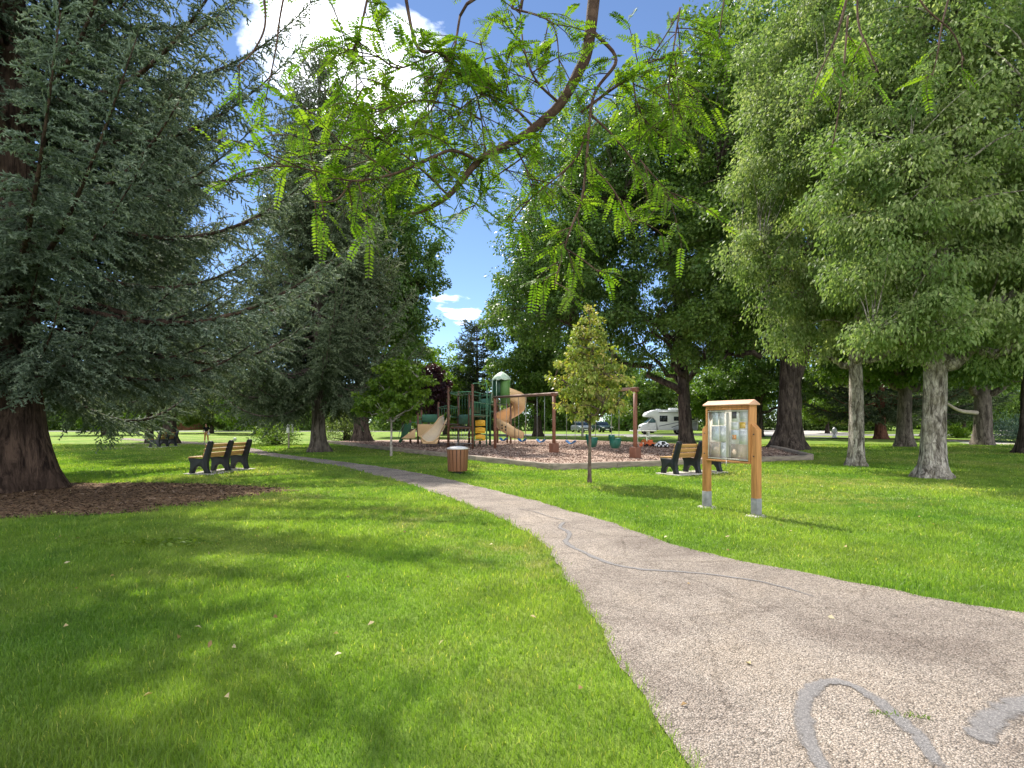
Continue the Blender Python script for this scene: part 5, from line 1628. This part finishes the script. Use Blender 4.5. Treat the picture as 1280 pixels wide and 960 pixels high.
    def roof(m):
        n = 32
        prof = []
        th_ = np.arange(n) / n * 2 * PI
        rings = [(.54, 4.00), (.55, 4.05), (.42, 4.22), (.24, 4.38), (.08, 4.47), (.01, 4.49)]
        V = []
        for r, z in rings:
            sc = 1 + .05 * np.cos(8 * th_) * (r > .3)
            V.append(np.stack([r * sc * np.cos(th_), r * sc * np.sin(th_), z - .05 * (1 - np.cos(8 * th_)) * (r > .5) * .7], -1))
        V = np.vstack(V) + w(tx, ty, 0)
        i = np.arange(len(rings) - 1)[:, None] * n
        j = np.arange(n)[None]
        m.add(V, np.stack([i + j, i + (j + 1) % n, i + n + (j + 1) % n, i + n + j], -1).reshape(-1, 4))
    rf = quick('roof', M['pale_green'], t, roof, True)
    so = rf.modifiers.new('thick', 'SOLIDIFY')
    so.thickness = .03
    quick('strut', M['pale_green'], t, lambda m: (m.tube([w(tx - .6, ty, 2.6), w(tx - .55, ty, 4.0)], .022, 6), m.tube([w(tx - .3, ty - .45, 2.6), w(tx - .3, ty - .4, 4.0)], .022, 6)))
    # stairs and sloping panels at the far end
    A, J = pp['A'], pp['J']
    for k in range(4):
        quick('stair_tread', M['beam_brown'], t, lambda m: m.box(w(J[0] - .08 - .14 * k, J[1] - .1, .95 - .22 * k), (.2, .9, .05)), bevel=.006)
    quick('stair_side', M['dark_green'], t, lambda m: m.prism([(J[0] - .62 - B0[0], .12), (J[0] - .48 - B0[0], .08), (J[0] + .15 - B0[0], .92), (J[0] + .15 - B0[0], 1.3), (J[0] - .2 - B0[0], 1.25)], J[1] - .62 - B0[1], J[1] - .56 - B0[1], 'xz'), bevel=.01)
    quick('handrail', M['play_green'], t, lambda m: m.tube(smooth_line([w(J[0] - .62, J[1] - .6, .5), w(J[0] - .5, J[1] - .6, .95), w(J[0], J[1] - .6, 1.75), w(J[0] + .25, J[1] - .6, 1.7)], 16), .022, 6), True)
    quick('ramp_panel', M['tan_plastic'], t, lambda m: m.prism([(A[0] + .05 - B0[0], .5), (A[0] + .5 - B0[0], .35), (A[0] + 1.3 - B0[0], .95), (A[0] + 1.3 - B0[0], 1.2), (A[0] + .05 - B0[0], 1.22)], A[1] - .4 - B0[1], A[1] - .34 - B0[1], 'xz'), bevel=.01)
    quick('ramp_panel', M['tan_plastic'], t, lambda m: m.prism([(A[0] - .95 - B0[0], .35), (A[0] - .1 - B0[0], .35), (A[0] - .1 - B0[0], .95)], A[1] - .4 - B0[1], A[1] - .34 - B0[1], 'xz'), bevel=.01)


def wheel_parts(t, x, y, z, r, wd, axis_y=True):
    wl = quick('wheel', M['rubber'], t, lambda m: m.tube([(x, y - wd / 2, z), (x, y + wd / 2, z)], r, 22), False, .01)
    quick('rim', M['rim'], wl, lambda m: m.tube([(x, y - wd / 2 - .008, z), (x, y + wd / 2 + .008, z)], r * .58, 18), False)
    quick('hub', M['dark_metal'], wl, lambda m: m.tube([(x, y - wd / 2 - .014, z), (x, y + wd / 2 + .014, z)], r * .2, 10), False)


def build_toys():
    x, y = 7.45, 31.3
    t = thing('toy_digger', 'orange-red toy digger lying on the wood chips', 'toy digger', (x, y, MUL_Z))
    quick('body', M['toy_orange'], t, lambda m: (m.box((0, 0, .16), (.5, .3, .16)), m.box((.06, 0, .30), (.24, .24, .16))), bevel=.02)
    quick('arm', M['toy_orange'], t, lambda m: (m.tube([(-.2, 0, .25), (-.36, 0, .34), (-.46, 0, .2)], .03, 8), m.tube([(-.02, .05, .2), (-.28, .08, .42)], .025, 8)))
    quick('bucket', M['toy_orange'], t, lambda m: m.prism([(-.56, .02), (-.38, .02), (-.36, .2), (-.52, .16)], -.1, .1, 'xz'), bevel=.01)
    quick('blade', M['yellow'], t, lambda m: m.prism([(.27, .03), (.38, .0), (.42, .22), (.33, .2)], -.18, .18, 'xz'), bevel=.01)
    for sx in (-.16, .16):
        for sy in (-.14, .14):
            quick('wheel', M['rubber'], t, lambda m: m.tube([(sx, sy - .04, .09), (sx, sy + .04, .09)], .09, 14))
    x, y = 7.85, 30.2
    t = thing('toy_car', 'black and white ride-on toy car on the wood chips', 'toy car', (x, y, MUL_Z))
    quick('body', M['white'], t, lambda m: m.prism([(-.34, .08), (.34, .08), (.36, .16), (.28, .24), (.15, .33), (-.08, .35), (-.22, .26), (-.36, .14)], -.17, .17, 'xz'), bevel=.03)
    quick('seat', M['rubber'], t, lambda m: m.prism([(-.06, .2), (.16, .2), (.13, .315), (-.04, .33)], -.18, .18, 'xz'), bevel=.015)
    quick('stripe', M['rubber'], t, lambda m: m.box((-.2, 0, .2), (.1, .35, .1)), bevel=.02)
    for sx in (-.2, .02, .24):
        for sy in (-.16, .16):
            wl = quick('wheel', M['rubber'], t, lambda m: m.tube([(sx, sy - .05, .1), (sx, sy + .05, .1)], .1, 16))
            quick('rim', M['white'], wl, lambda m: m.tube([(sx, sy - .056, .1), (sx, sy + .056, .1)], .045, 12))
    # picnic table beyond the chips
    x, y = 9.1, 40
    t = thing('picnic_table', 'pale picnic table with attached benches on the grass behind the swings', 'picnic table', (x, y, 0), -.06)
    quick('table_top', M['off_white'], t, lambda m: m.box((0, 0, .86), (1.75, .8, .07)), bevel=.015)
    for s in (-1, 1):
        quick('bench', M['off_white'], t, lambda m: m.box((0, s * .72, .48), (2.4, .30, .06)), bevel=.015)
    quick('pedestal', M['off_white'], t, lambda m: (m.box((.35, 0, .41), (.16, .5, .84)), m.box((-.45, 0, .41), (.16, .5, .84)), m.box((.35, 0, .40), (.1, 1.4, .08)), m.box((-.45, 0, .40), (.1, 1.4, .08))), bevel=.015)


# ------------------------------------------------------------------ vehicles and houses
def build_motorhome():
    t = thing('motorhome', 'white motorhome with over-cab bunk and grey swoosh parked on the street', 'motorhome', (18.2, 67.2, .006), math.radians(-3))
    W2 = 1.16

    def body(m):
        m.prism([(-1.35, .5), (3.05, .5), (3.15, .75), (3.15, 2.72), (3.02, 2.84), (-1.75, 2.84), (-2.55, 2.55), (-2.78, 2.25), (-2.72, 2.05), (-1.95, 2.0), (-1.55, 1.5)], -W2, W2, 'xz')
    quick('body', M['white'], t, body, bevel=.05)

    def cab(m):
        m.prism([(-3.25, .45), (-1.5, .45), (-1.5, 1.98), (-2.05, 1.98), (-2.62, 1.32), (-3.12, 1.16), (-3.28, .95)], -.98, .98, 'xz')
    cb = quick('cab', M['white'], t, cab, bevel=.06)
    quick('windscreen', M['glass_blue'], cb, lambda m: m.prism([(-2.66, 1.34), (-2.61, 1.31), (-2.08, 1.93), (-2.13, 1.95)], -.86, .86, 'xz'))
    for s in (-1, 1):
        d = quick('door', M['white'], cb, lambda m: m.box((-1.98, s * .985, .95), (.80, .03, .80)), bevel=.02)
        quick('side_window', M['glass_blue'], cb, lambda m: m.prism([(-2.48, 1.36), (-1.62, 1.36), (-1.62, 1.88), (-2.08, 1.88)], s * .985 - .012, s * .985 + .012, 'xz'))
        quick('mirror', M['dark_metal'], cb, lambda m: m.box((-2.42, s * 1.2, 1.42), (.10, .22, .26)), bevel=.03)
        quick('headlight', M['lamp_glass'], cb, lambda m: m.box((-3.245, s * .72, .88), (.10, .34, .18)), bevel=.03)
        for xc, zc, wx, wz in ((-.75, 1.83, .82, .62), (.72, 1.83, .56, .42), (2.35, 1.9, .8, .45)):
            fr = quick('window', M['dark_metal'], t, lambda m: m.box((xc, s * (W2 + .004), zc), (wx + .07, .02, wz + .07)), bevel=.01)
            quick('pane', M['glass_dark'], fr, lambda m: (m.box((xc - wx / 4 - .004, s * (W2 + .014), zc), (wx / 2 - .02, .012, wz)), m.box((xc + wx / 4 + .004, s * (W2 + .014), zc), (wx / 2 - .02, .012, wz))))
        quick('swoosh', M['grey_decal'], t, lambda m: (m.prism([(-1.3, .92), (.9, 1.36), (1.6, 1.44), (1.6, 1.48), (.7, 1.42), (-1.3, 1.0)], s * (W2 + .003) - .003, s * (W2 + .003) + .003, 'xz'),
                                                       m.prism([(.2, .78), (1.7, 1.30), (3.05, 1.5), (3.05, 1.58), (1.6, 1.40), (.1, .86)], s * (W2 + .009) - .003, s * (W2 + .009) + .003, 'xz')))
        quick('side_panel', M['pale_decal'], t, lambda m: m.prism([(.3, .55), (3.0, .55), (3.05, 1.46), (1.7, 1.26), (.35, .78)], s * (W2 + .004) - .003, s * (W2 + .004) + .003, 'xz'))
        wheel_parts(t, -2.55, s * .84, .36, .36, .24)
        wheel_parts(t, 1.35, s * (W2 - .09), .36, .37, .26)
        quick('wheel_arch', M['dark_metal'], t, lambda m: m.tube([(1.35, s * (W2 + .006) - .006, .42), (1.35, s * (W2 + .006) + .006, .42)], .46, 22))
        quick('tail_light', M['red_lamp'], t, lambda m: m.box((3.15, s * .95, 1.0), (.04, .12, .35)), bevel=.01)
    quick('grille', M['dark_metal'], cb, lambda m: m.box((-3.25, 0, .82), (.08, .9, .24)), bevel=.02)
    quick('bumper', M['grey_decal'], t, lambda m: m.box((-3.27, 0, .5), (.16, 1.95, .2)), bevel=.04)
    quick('roof_unit', M['white'], t, lambda m: m.box((.6, 0, 2.95), (1.0, .8, .24)), bevel=.06)
    quick('roof_vent', M['pale_decal'], t, lambda m: (m.box((-1.1, .2, 2.9), (.5, .5, .14)), m.box((2.2, -.2, 2.9), (.45, .45, .12))), bevel=.03)
    quick('awning', M['pale_decal'], t, lambda m: m.tube([(-1.3, -W2 - .06, 2.62), (2.9, -W2 - .06, 2.62)], .07, 10))


def car(label, loc, rz, paint):
    t = thing('parked_car', label, 'car', (loc[0], loc[1], .012), rz)
    quick('body', M[paint], t, lambda m: m.prism([(-2.2, .28), (2.2, .28), (2.25, .6), (2.15, .82), (1.2, .95), (-1.75, .98), (-2.15, .88), (-2.25, .6)], -.88, .88, 'xz'), bevel=.07)
    quick('cabin', M['glass_dark'], t, lambda m: m.prism([(-1.7, .97), (1.05, .94), (.35, 1.40), (-1.2, 1.42)], -.76, .76, 'xz'), bevel=.06)
    quick('roof', M[paint], t, lambda m: m.prism([(-1.25, 1.38), (.38, 1.36), (.25, 1.47), (-1.1, 1.49)], -.70, .70, 'xz'), bevel=.04)
    for s in (-1, 1):
        for x in (-1.4, 1.4):
            wheel_parts(t, x, s * .78, .33, .33, .22)
        quick('headlight', M['lamp_glass'], t, lambda m: m.box((2.18, s * .62, .68), (.12, .36, .16)), bevel=.03)
        quick('tail_light', M['red_lamp'], t, lambda m: m.box((-2.2, s * .66, .74), (.1, .3, .14)), bevel=.03)
        quick('mirror', M[paint], t, lambda m: m.box((.75, s * .95, 1.0), (.12, .16, .12)), bevel=.03)
    quick('grille', M['dark_metal'], t, lambda m: m.box((2.24, 0, .5), (.06, 1.1, .18)), bevel=.02)
    quick('number_plate', M['white'], t, lambda m: (m.box((2.275, 0, .40), (.02, .5, .12)), m.box((-2.26, 0, .55), (.02, .5, .12))))
    return t


def house(label, loc, rz, L, Wd, hgt, wall, seed):
    t = thing('house', label, 'house', (loc[0], loc[1], 0), rz)
    quick('wall', M[wall], t, lambda m: (m.box((0, 0, hgt / 2), (L, Wd, hgt)), m.prism([(-Wd / 2, hgt), (Wd / 2, hgt), (0, hgt + Wd * .25)], -L / 2, L / 2, 'yz')))

    def rf(m):
        e = .5
        k = .5
        for s in (-1, 1):
            m.prism([(s * (Wd / 2 + e), hgt - e * k + .03), (s * (Wd / 2 + e), hgt - e * k + .2), (0, hgt + Wd * .25 + .2), (0, hgt + Wd * .25 + .03)][::1 if s < 0 else -1], -L / 2 - .5, L / 2 + .5, 'yz')
    r = quick('roof', M['roof_brown'], t, rf)
    quick('chimney', M['brick_wall'], r, lambda m: m.box((L * .25, 0, hgt + Wd * .3), (.7, .7, 1.6)))
    g = quick('garage_door', M['off_white'], t, lambda m: m.box((-L * .28, -Wd / 2 - .03, 1.1), (L * .3, .06, 2.2)), bevel=.01)
    for x in (L * .08, L * .33):
        f = quick('window', M['white'], t, lambda m: (m.box((x, -Wd / 2 - .02, 1.55), (1.5, .08, 1.2))))
        quick('pane', M['glass_dark'], f, lambda m: m.box((x, -Wd / 2 - .055, 1.55), (1.3, .03, 1.0)))
    return t


def build_far():
    build_motorhome()
    car('grey parked car seen end-on in the shade behind the swings', (9.6, 80), math.radians(-80), 'car_grey')
    car('dark green parked car in the shade beside the grey one', (12.6, 81), math.radians(-78), 'car_green')
    car('white-lit dark blue car parked by the tan house', (97, 112), math.radians(-20), 'car_blue')['label'] = 'dark blue car parked beside the tan house'
    house('rust brick house glimpsed beneath the spruce boughs across the far street', (-63, 104), 0, 11, 8, 3.0, 'brick_wall', 1)
    house('tan stucco house beyond the pale driveway, past the juniper', (96, 119), -.25, 13, 9, 3.2, 'tan_wall', 2)


# ------------------------------------------------------------------ the person
def skin_body(name, verts, edges, radii, mat, parent, root_i=0, sub=1):
    me = bpy.data.meshes.new(name)
    me.from_pydata([tuple(v) for v in verts], edges, [])
    me.materials.append(mat)
    o = bpy.data.objects.new(name, me)
    COL.objects.link(o)
    if parent:
        o.parent = parent
    sk = o.modifiers.new('skin', 'SKIN')
    sk.use_smooth_shade = True
    lay = me.skin_vertices[0].data
    for i, r in enumerate(radii):
        lay[i].radius = (r, r) if not isinstance(r, tuple) else r
        lay[i].use_root = (i == root_i)
    s = o.modifiers.new('smooth', 'SUBSURF')
    s.levels = sub
    s.render_levels = sub
    return o


def build_person():
    x, y = gp(258, 553.2)
    t = thing('person', 'person in black shirt and tan trousers standing with head bowed on the far lawn', 'person', (x, y, 0), math.radians(8))
    t.scale = (.77, .77, .77)
    V, E, R = [], [], []

    def v(p, r, prev=None):
        V.append(p)
        R.append(r)
        if prev is not None:
            E.append((prev, len(V) - 1))
        return len(V) - 1
    pel = v((0, 0, .95), (.15, .10))
    sp = v((0, .0, 1.14), (.135, .095), pel)
    ch = v((0, -.01, 1.34), (.165, .105), sp)
    nk = v((0, -.03, 1.49), .055, ch)
    jaw = v((0, -.075, 1.57), .072, nk)
    hd = v((0, -.09, 1.66), (.08, .095), jaw)
    v((0, -.09, 1.74), .06, hd)
    v((0, -.175, 1.605), .014, jaw)
    hands = []
    for s in (-1, 1):
        hip = v((s * .095, 0, .88), .092, pel)
        kn = v((s * .125, -.015, .50), .058, hip)
        an = v((s * .15, .02, .10), .040, kn)
        he = v((s * .155, -.04, .05), .040, an)
        v((s * .165, -.15, .035), .034, he)
        sh = v((s * .185, 0, 1.41), .062, ch)
        el = v((s * .27, .04, 1.16), .043, sh)
        wr = v((s * (.22 if s < 0 else .30), -.14, 1.03), .029, el)
        hn = v((s * (.20 if s < 0 else .31), -.21, 1.00), .030, wr)
        for k, (dx, ln) in enumerate(((-.03, .06), (-.011, .07), (.009, .066), (.028, .052))):
            hx = V[hn]
            f1 = v((hx[0] + dx, hx[1] - .045, hx[2] - .01), .0095, hn)
            v((hx[0] + dx * 1.05, hx[1] - .045 - ln * .6, hx[2] - .04), .008, f1)
        hx = V[wr]
        th = v((hx[0] - s * .035, hx[1] - .05, hx[2] + .005), .011, wr)
        v((hx[0] - s * .05, hx[1] - .085, hx[2] - .005), .009, th)
    skin_body('body', V, E, R, M['skin'], t)
    skin_body('shirt', [(0, 0, .93), (0, 0, 1.14), (0, -.01, 1.34), (0, -.02, 1.44), (-.19, 0, 1.41), (-.255, .03, 1.2), (.19, 0, 1.41), (.255, .03, 1.2)],
              [(0, 1), (1, 2), (2, 3), (2, 4), (4, 5), (2, 6), (6, 7)], [(.175, .125), (.16, .118), (.188, .128), .085, .085, .07, .085, .07], M['shirt'], t)
    skin_body('trousers', [(0, 0, .96), (-.1, 0, .86), (-.127, -.013, .5), (-.15, .015, .16), (.1, 0, .86), (.127, -.013, .5), (.15, .015, .16)],
              [(0, 1), (1, 2), (2, 3), (0, 4), (4, 5), (5, 6)], [(.17, .12), .112, .082, .07, .112, .082, .07], M['shorts'], t)
    for s in (-1, 1):
        skin_body('shoe', [(s * .152, .03, .05), (s * .16, -.07, .045), (s * .168, -.175, .035)], [(0, 1), (1, 2)], [.052, .05, .042], M['shoe'], t, 1)
        quick('eye', M['dark_metal'], t, lambda m: m.lathe([(.001, -.008), (.009, -.004), (.009, .004), (.001, .008)], 8, 0, (s * .03, -.178, 1.655)))
    skin_body('hair', [(0, -.06, 1.67), (0, -.055, 1.755), (0, -.115, 1.765)], [(0, 1), (1, 2)], [(.092, .085), .075, .045], M['hair'], t)
    c = quick('white_bag', M['shoe'], None, lambda m: m.lathe([(.01, -.16), (.07, -.14), (.085, -.05), (.05, .03), (.02, .05), (.01, .05)], 12), True)
    c.location = (x + .255, y - .17, .70)
    tag(c, 'small white bag hanging from the hand of the person in black', 'bag')


# ------------------------------------------------------------------ light, sky, camera
def build_world():
    el = math.radians(50)
    az = (0.47, -0.88)                      # the way the shadows fall
    n = math.hypot(*az)
    d = Vector((az[0] / n * math.cos(el), az[1] / n * math.cos(el), -math.sin(el)))
    L = bpy.data.lights.new('sun', 'SUN')
    L.energy = 3.8
    L.angle = math.radians(.53)
    L.color = (1.0, .945, .86)
    o = bpy.data.objects.new('sun', L)
    COL.objects.link(o)
    o.rotation_euler = d.to_track_quat('-Z', 'Y').to_euler()
    o.location = (-20, 40, 60)
    w = bpy.data.worlds.new('World')
    scene.world = w
    w.use_nodes = True
    nt = w.node_tree
    for k in list(nt.nodes):
        nt.nodes.remove(k)
    out = nt.nodes.new('ShaderNodeOutputWorld')
    bg = nt.nodes.new('ShaderNodeBackground')
    bg.inputs[1].default_value = .09
    nt.links.new(bg.outputs[0], out.inputs[0])
    sky = nt.nodes.new('ShaderNodeTexSky')
    sky.sky_type = 'NISHITA'
    sky.sun_disc = False
    sky.sun_elevation = el
    sky.sun_rotation = math.atan2(-az[0], -az[1])
    sky.altitude = 1500
    sky.air_density = 0.7
    sky.dust_density = 0.0
    sky.ozone_density = 2.5
    tc = nt.nodes.new('ShaderNodeTexCoord')
    sx = nt.nodes.new('ShaderNodeSeparateXYZ')
    nt.links.new(tc.outputs['Generated'], sx.inputs[0])

    def math2(op, a, b=None):
        m = nt.nodes.new('ShaderNodeMath')
        m.operation = op
        for i, k in enumerate((a, b)):
            if k is None:
                continue
            if isinstance(k, (int, float)):
                m.inputs[i].default_value = k
            else:
                nt.links.new(k, m.inputs[i])
        return m.outputs[0]
    zz = math2('MAXIMUM', math2('ADD', sx.outputs[2], .12), .05)
    cb = nt.nodes.new('ShaderNodeCombineXYZ')
    nt.links.new(math2('DIVIDE', sx.outputs[0], zz), cb.inputs[0])
    nt.links.new(math2('DIVIDE', sx.outputs[1], zz), cb.inputs[1])
    nz = noise(nt, 2.1, 9, .56, cb.outputs[0], .25)
    # cumulus bank: more cloud round one direction of the sky
    mask = None
    for dirn, wid, amt in (((-.25, 1, .62), .018, .22), ((-.105, 1, .215), .0022, .13)):
        dv = Vector(dirn).normalized()
        dp = nt.nodes.new('ShaderNodeVectorMath')
        dp.operation = 'DOT_PRODUCT'
        nrmz = nt.nodes.new('ShaderNodeVectorMath')
        nrmz.operation = 'NORMALIZE'
        nt.links.new(tc.outputs['Generated'], nrmz.inputs[0])
        nt.links.new(nrmz.outputs[0], dp.inputs[0])
        dp.inputs[1].default_value = dv
        mr = nt.nodes.new('ShaderNodeMapRange')
        mr.interpolation_type = 'SMOOTHSTEP'
        nt.links.new(dp.outputs['Value'], mr.inputs[0])
        mr.inputs[1].default_value = 1 - wid
        mr.inputs[2].default_value = 1 - wid * .12
        mr.inputs[3].default_value = 0
        mr.inputs[4].default_value = amt
        mask = mr.outputs[0] if mask is None else math2('ADD', mask, mr.outputs[0])
    # unseen cloud added behind the viewer as frontal fill light
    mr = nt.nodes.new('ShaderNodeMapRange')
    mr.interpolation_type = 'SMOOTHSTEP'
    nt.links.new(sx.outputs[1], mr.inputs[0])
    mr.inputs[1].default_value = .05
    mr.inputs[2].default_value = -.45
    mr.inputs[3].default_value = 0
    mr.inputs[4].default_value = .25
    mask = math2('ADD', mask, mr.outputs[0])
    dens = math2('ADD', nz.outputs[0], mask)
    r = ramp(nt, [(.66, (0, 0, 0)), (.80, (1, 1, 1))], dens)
    col = mixc(nt, r.outputs[0], sky.outputs[0], (18.5, 18.7, 19))  # cloud brightness raised so the added bank lifts the shade
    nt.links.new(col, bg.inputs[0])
    # camera: level, looking along +Y, with the horizon placed by the lens shift of the photograph
    cd = bpy.data.cameras.new('camera')
    cd.sensor_fit = 'HORIZONTAL'
    cd.sensor_width = 36
    cd.lens = F / 1280 * 36
    cd.shift_y = (HZ - 480) / 1280
    cd.clip_start = .05
    cd.clip_end = 3000
    co = bpy.data.objects.new('camera', cd)
    COL.objects.link(co)
    co.location = (0, 0, CAMH)
    co.rotation_euler = (PI / 2, 0, 0)
    scene.camera = co
    scene.view_settings.view_transform = 'Standard'
    scene.view_settings.look = 'None'
    scene.view_settings.gamma = 1
    scene.view_settings.use_curve_mapping = False
    scene.view_settings.exposure = 1.32
    c = scene.cycles
    c.use_denoising = True
    c.max_bounces = 6
    c.diffuse_bounces = 4
    c.glossy_bounces = 2
    c.transmission_bounces = 5
    c.transparent_max_bounces = 8
    c.sample_clamp_indirect = 6
    c.use_adaptive_sampling = True


def extra_materials():
    m, nt, out = new_mat('clear_pane')
    g = nt.nodes.new('ShaderNodeBsdfGlossy')
    g.inputs['Roughness'].default_value = .05
    tr = nt.nodes.new('ShaderNodeBsdfTransparent')
    mx = nt.nodes.new('ShaderNodeMixShader')
    mx.inputs[0].default_value = .05
    nt.links.new(tr.outputs[0], mx.inputs[1])
    nt.links.new(g.outputs[0], mx.inputs[2])
    nt.links.new(mx.outputs[0], out.inputs[0])
    M['pane'] = m
    m, nt, out = new_mat('white_and_black_ball')
    vo = nt.nodes.new('ShaderNodeTexVoronoi')
    vo.inputs['Scale'].default_value = 9
    nt.links.new(objco(nt), vo.inputs['Vector'])
    r = ramp(nt, [(.0, (.03, .03, .03)), (.22, (.75, .75, .75))], vo.outputs['Distance'], 'CONSTANT')
    principled(nt, out, r.outputs[0], .5, .4)
    M['ball'] = m


make_materials()
extra_materials()
build_world()
pth, bed_ = build_ground()
build_grass(pth, bed_)
build_border()
build_furniture()
build_swings()
build_play()
build_toys()
build_far()
build_person()
build_trees()
locust()
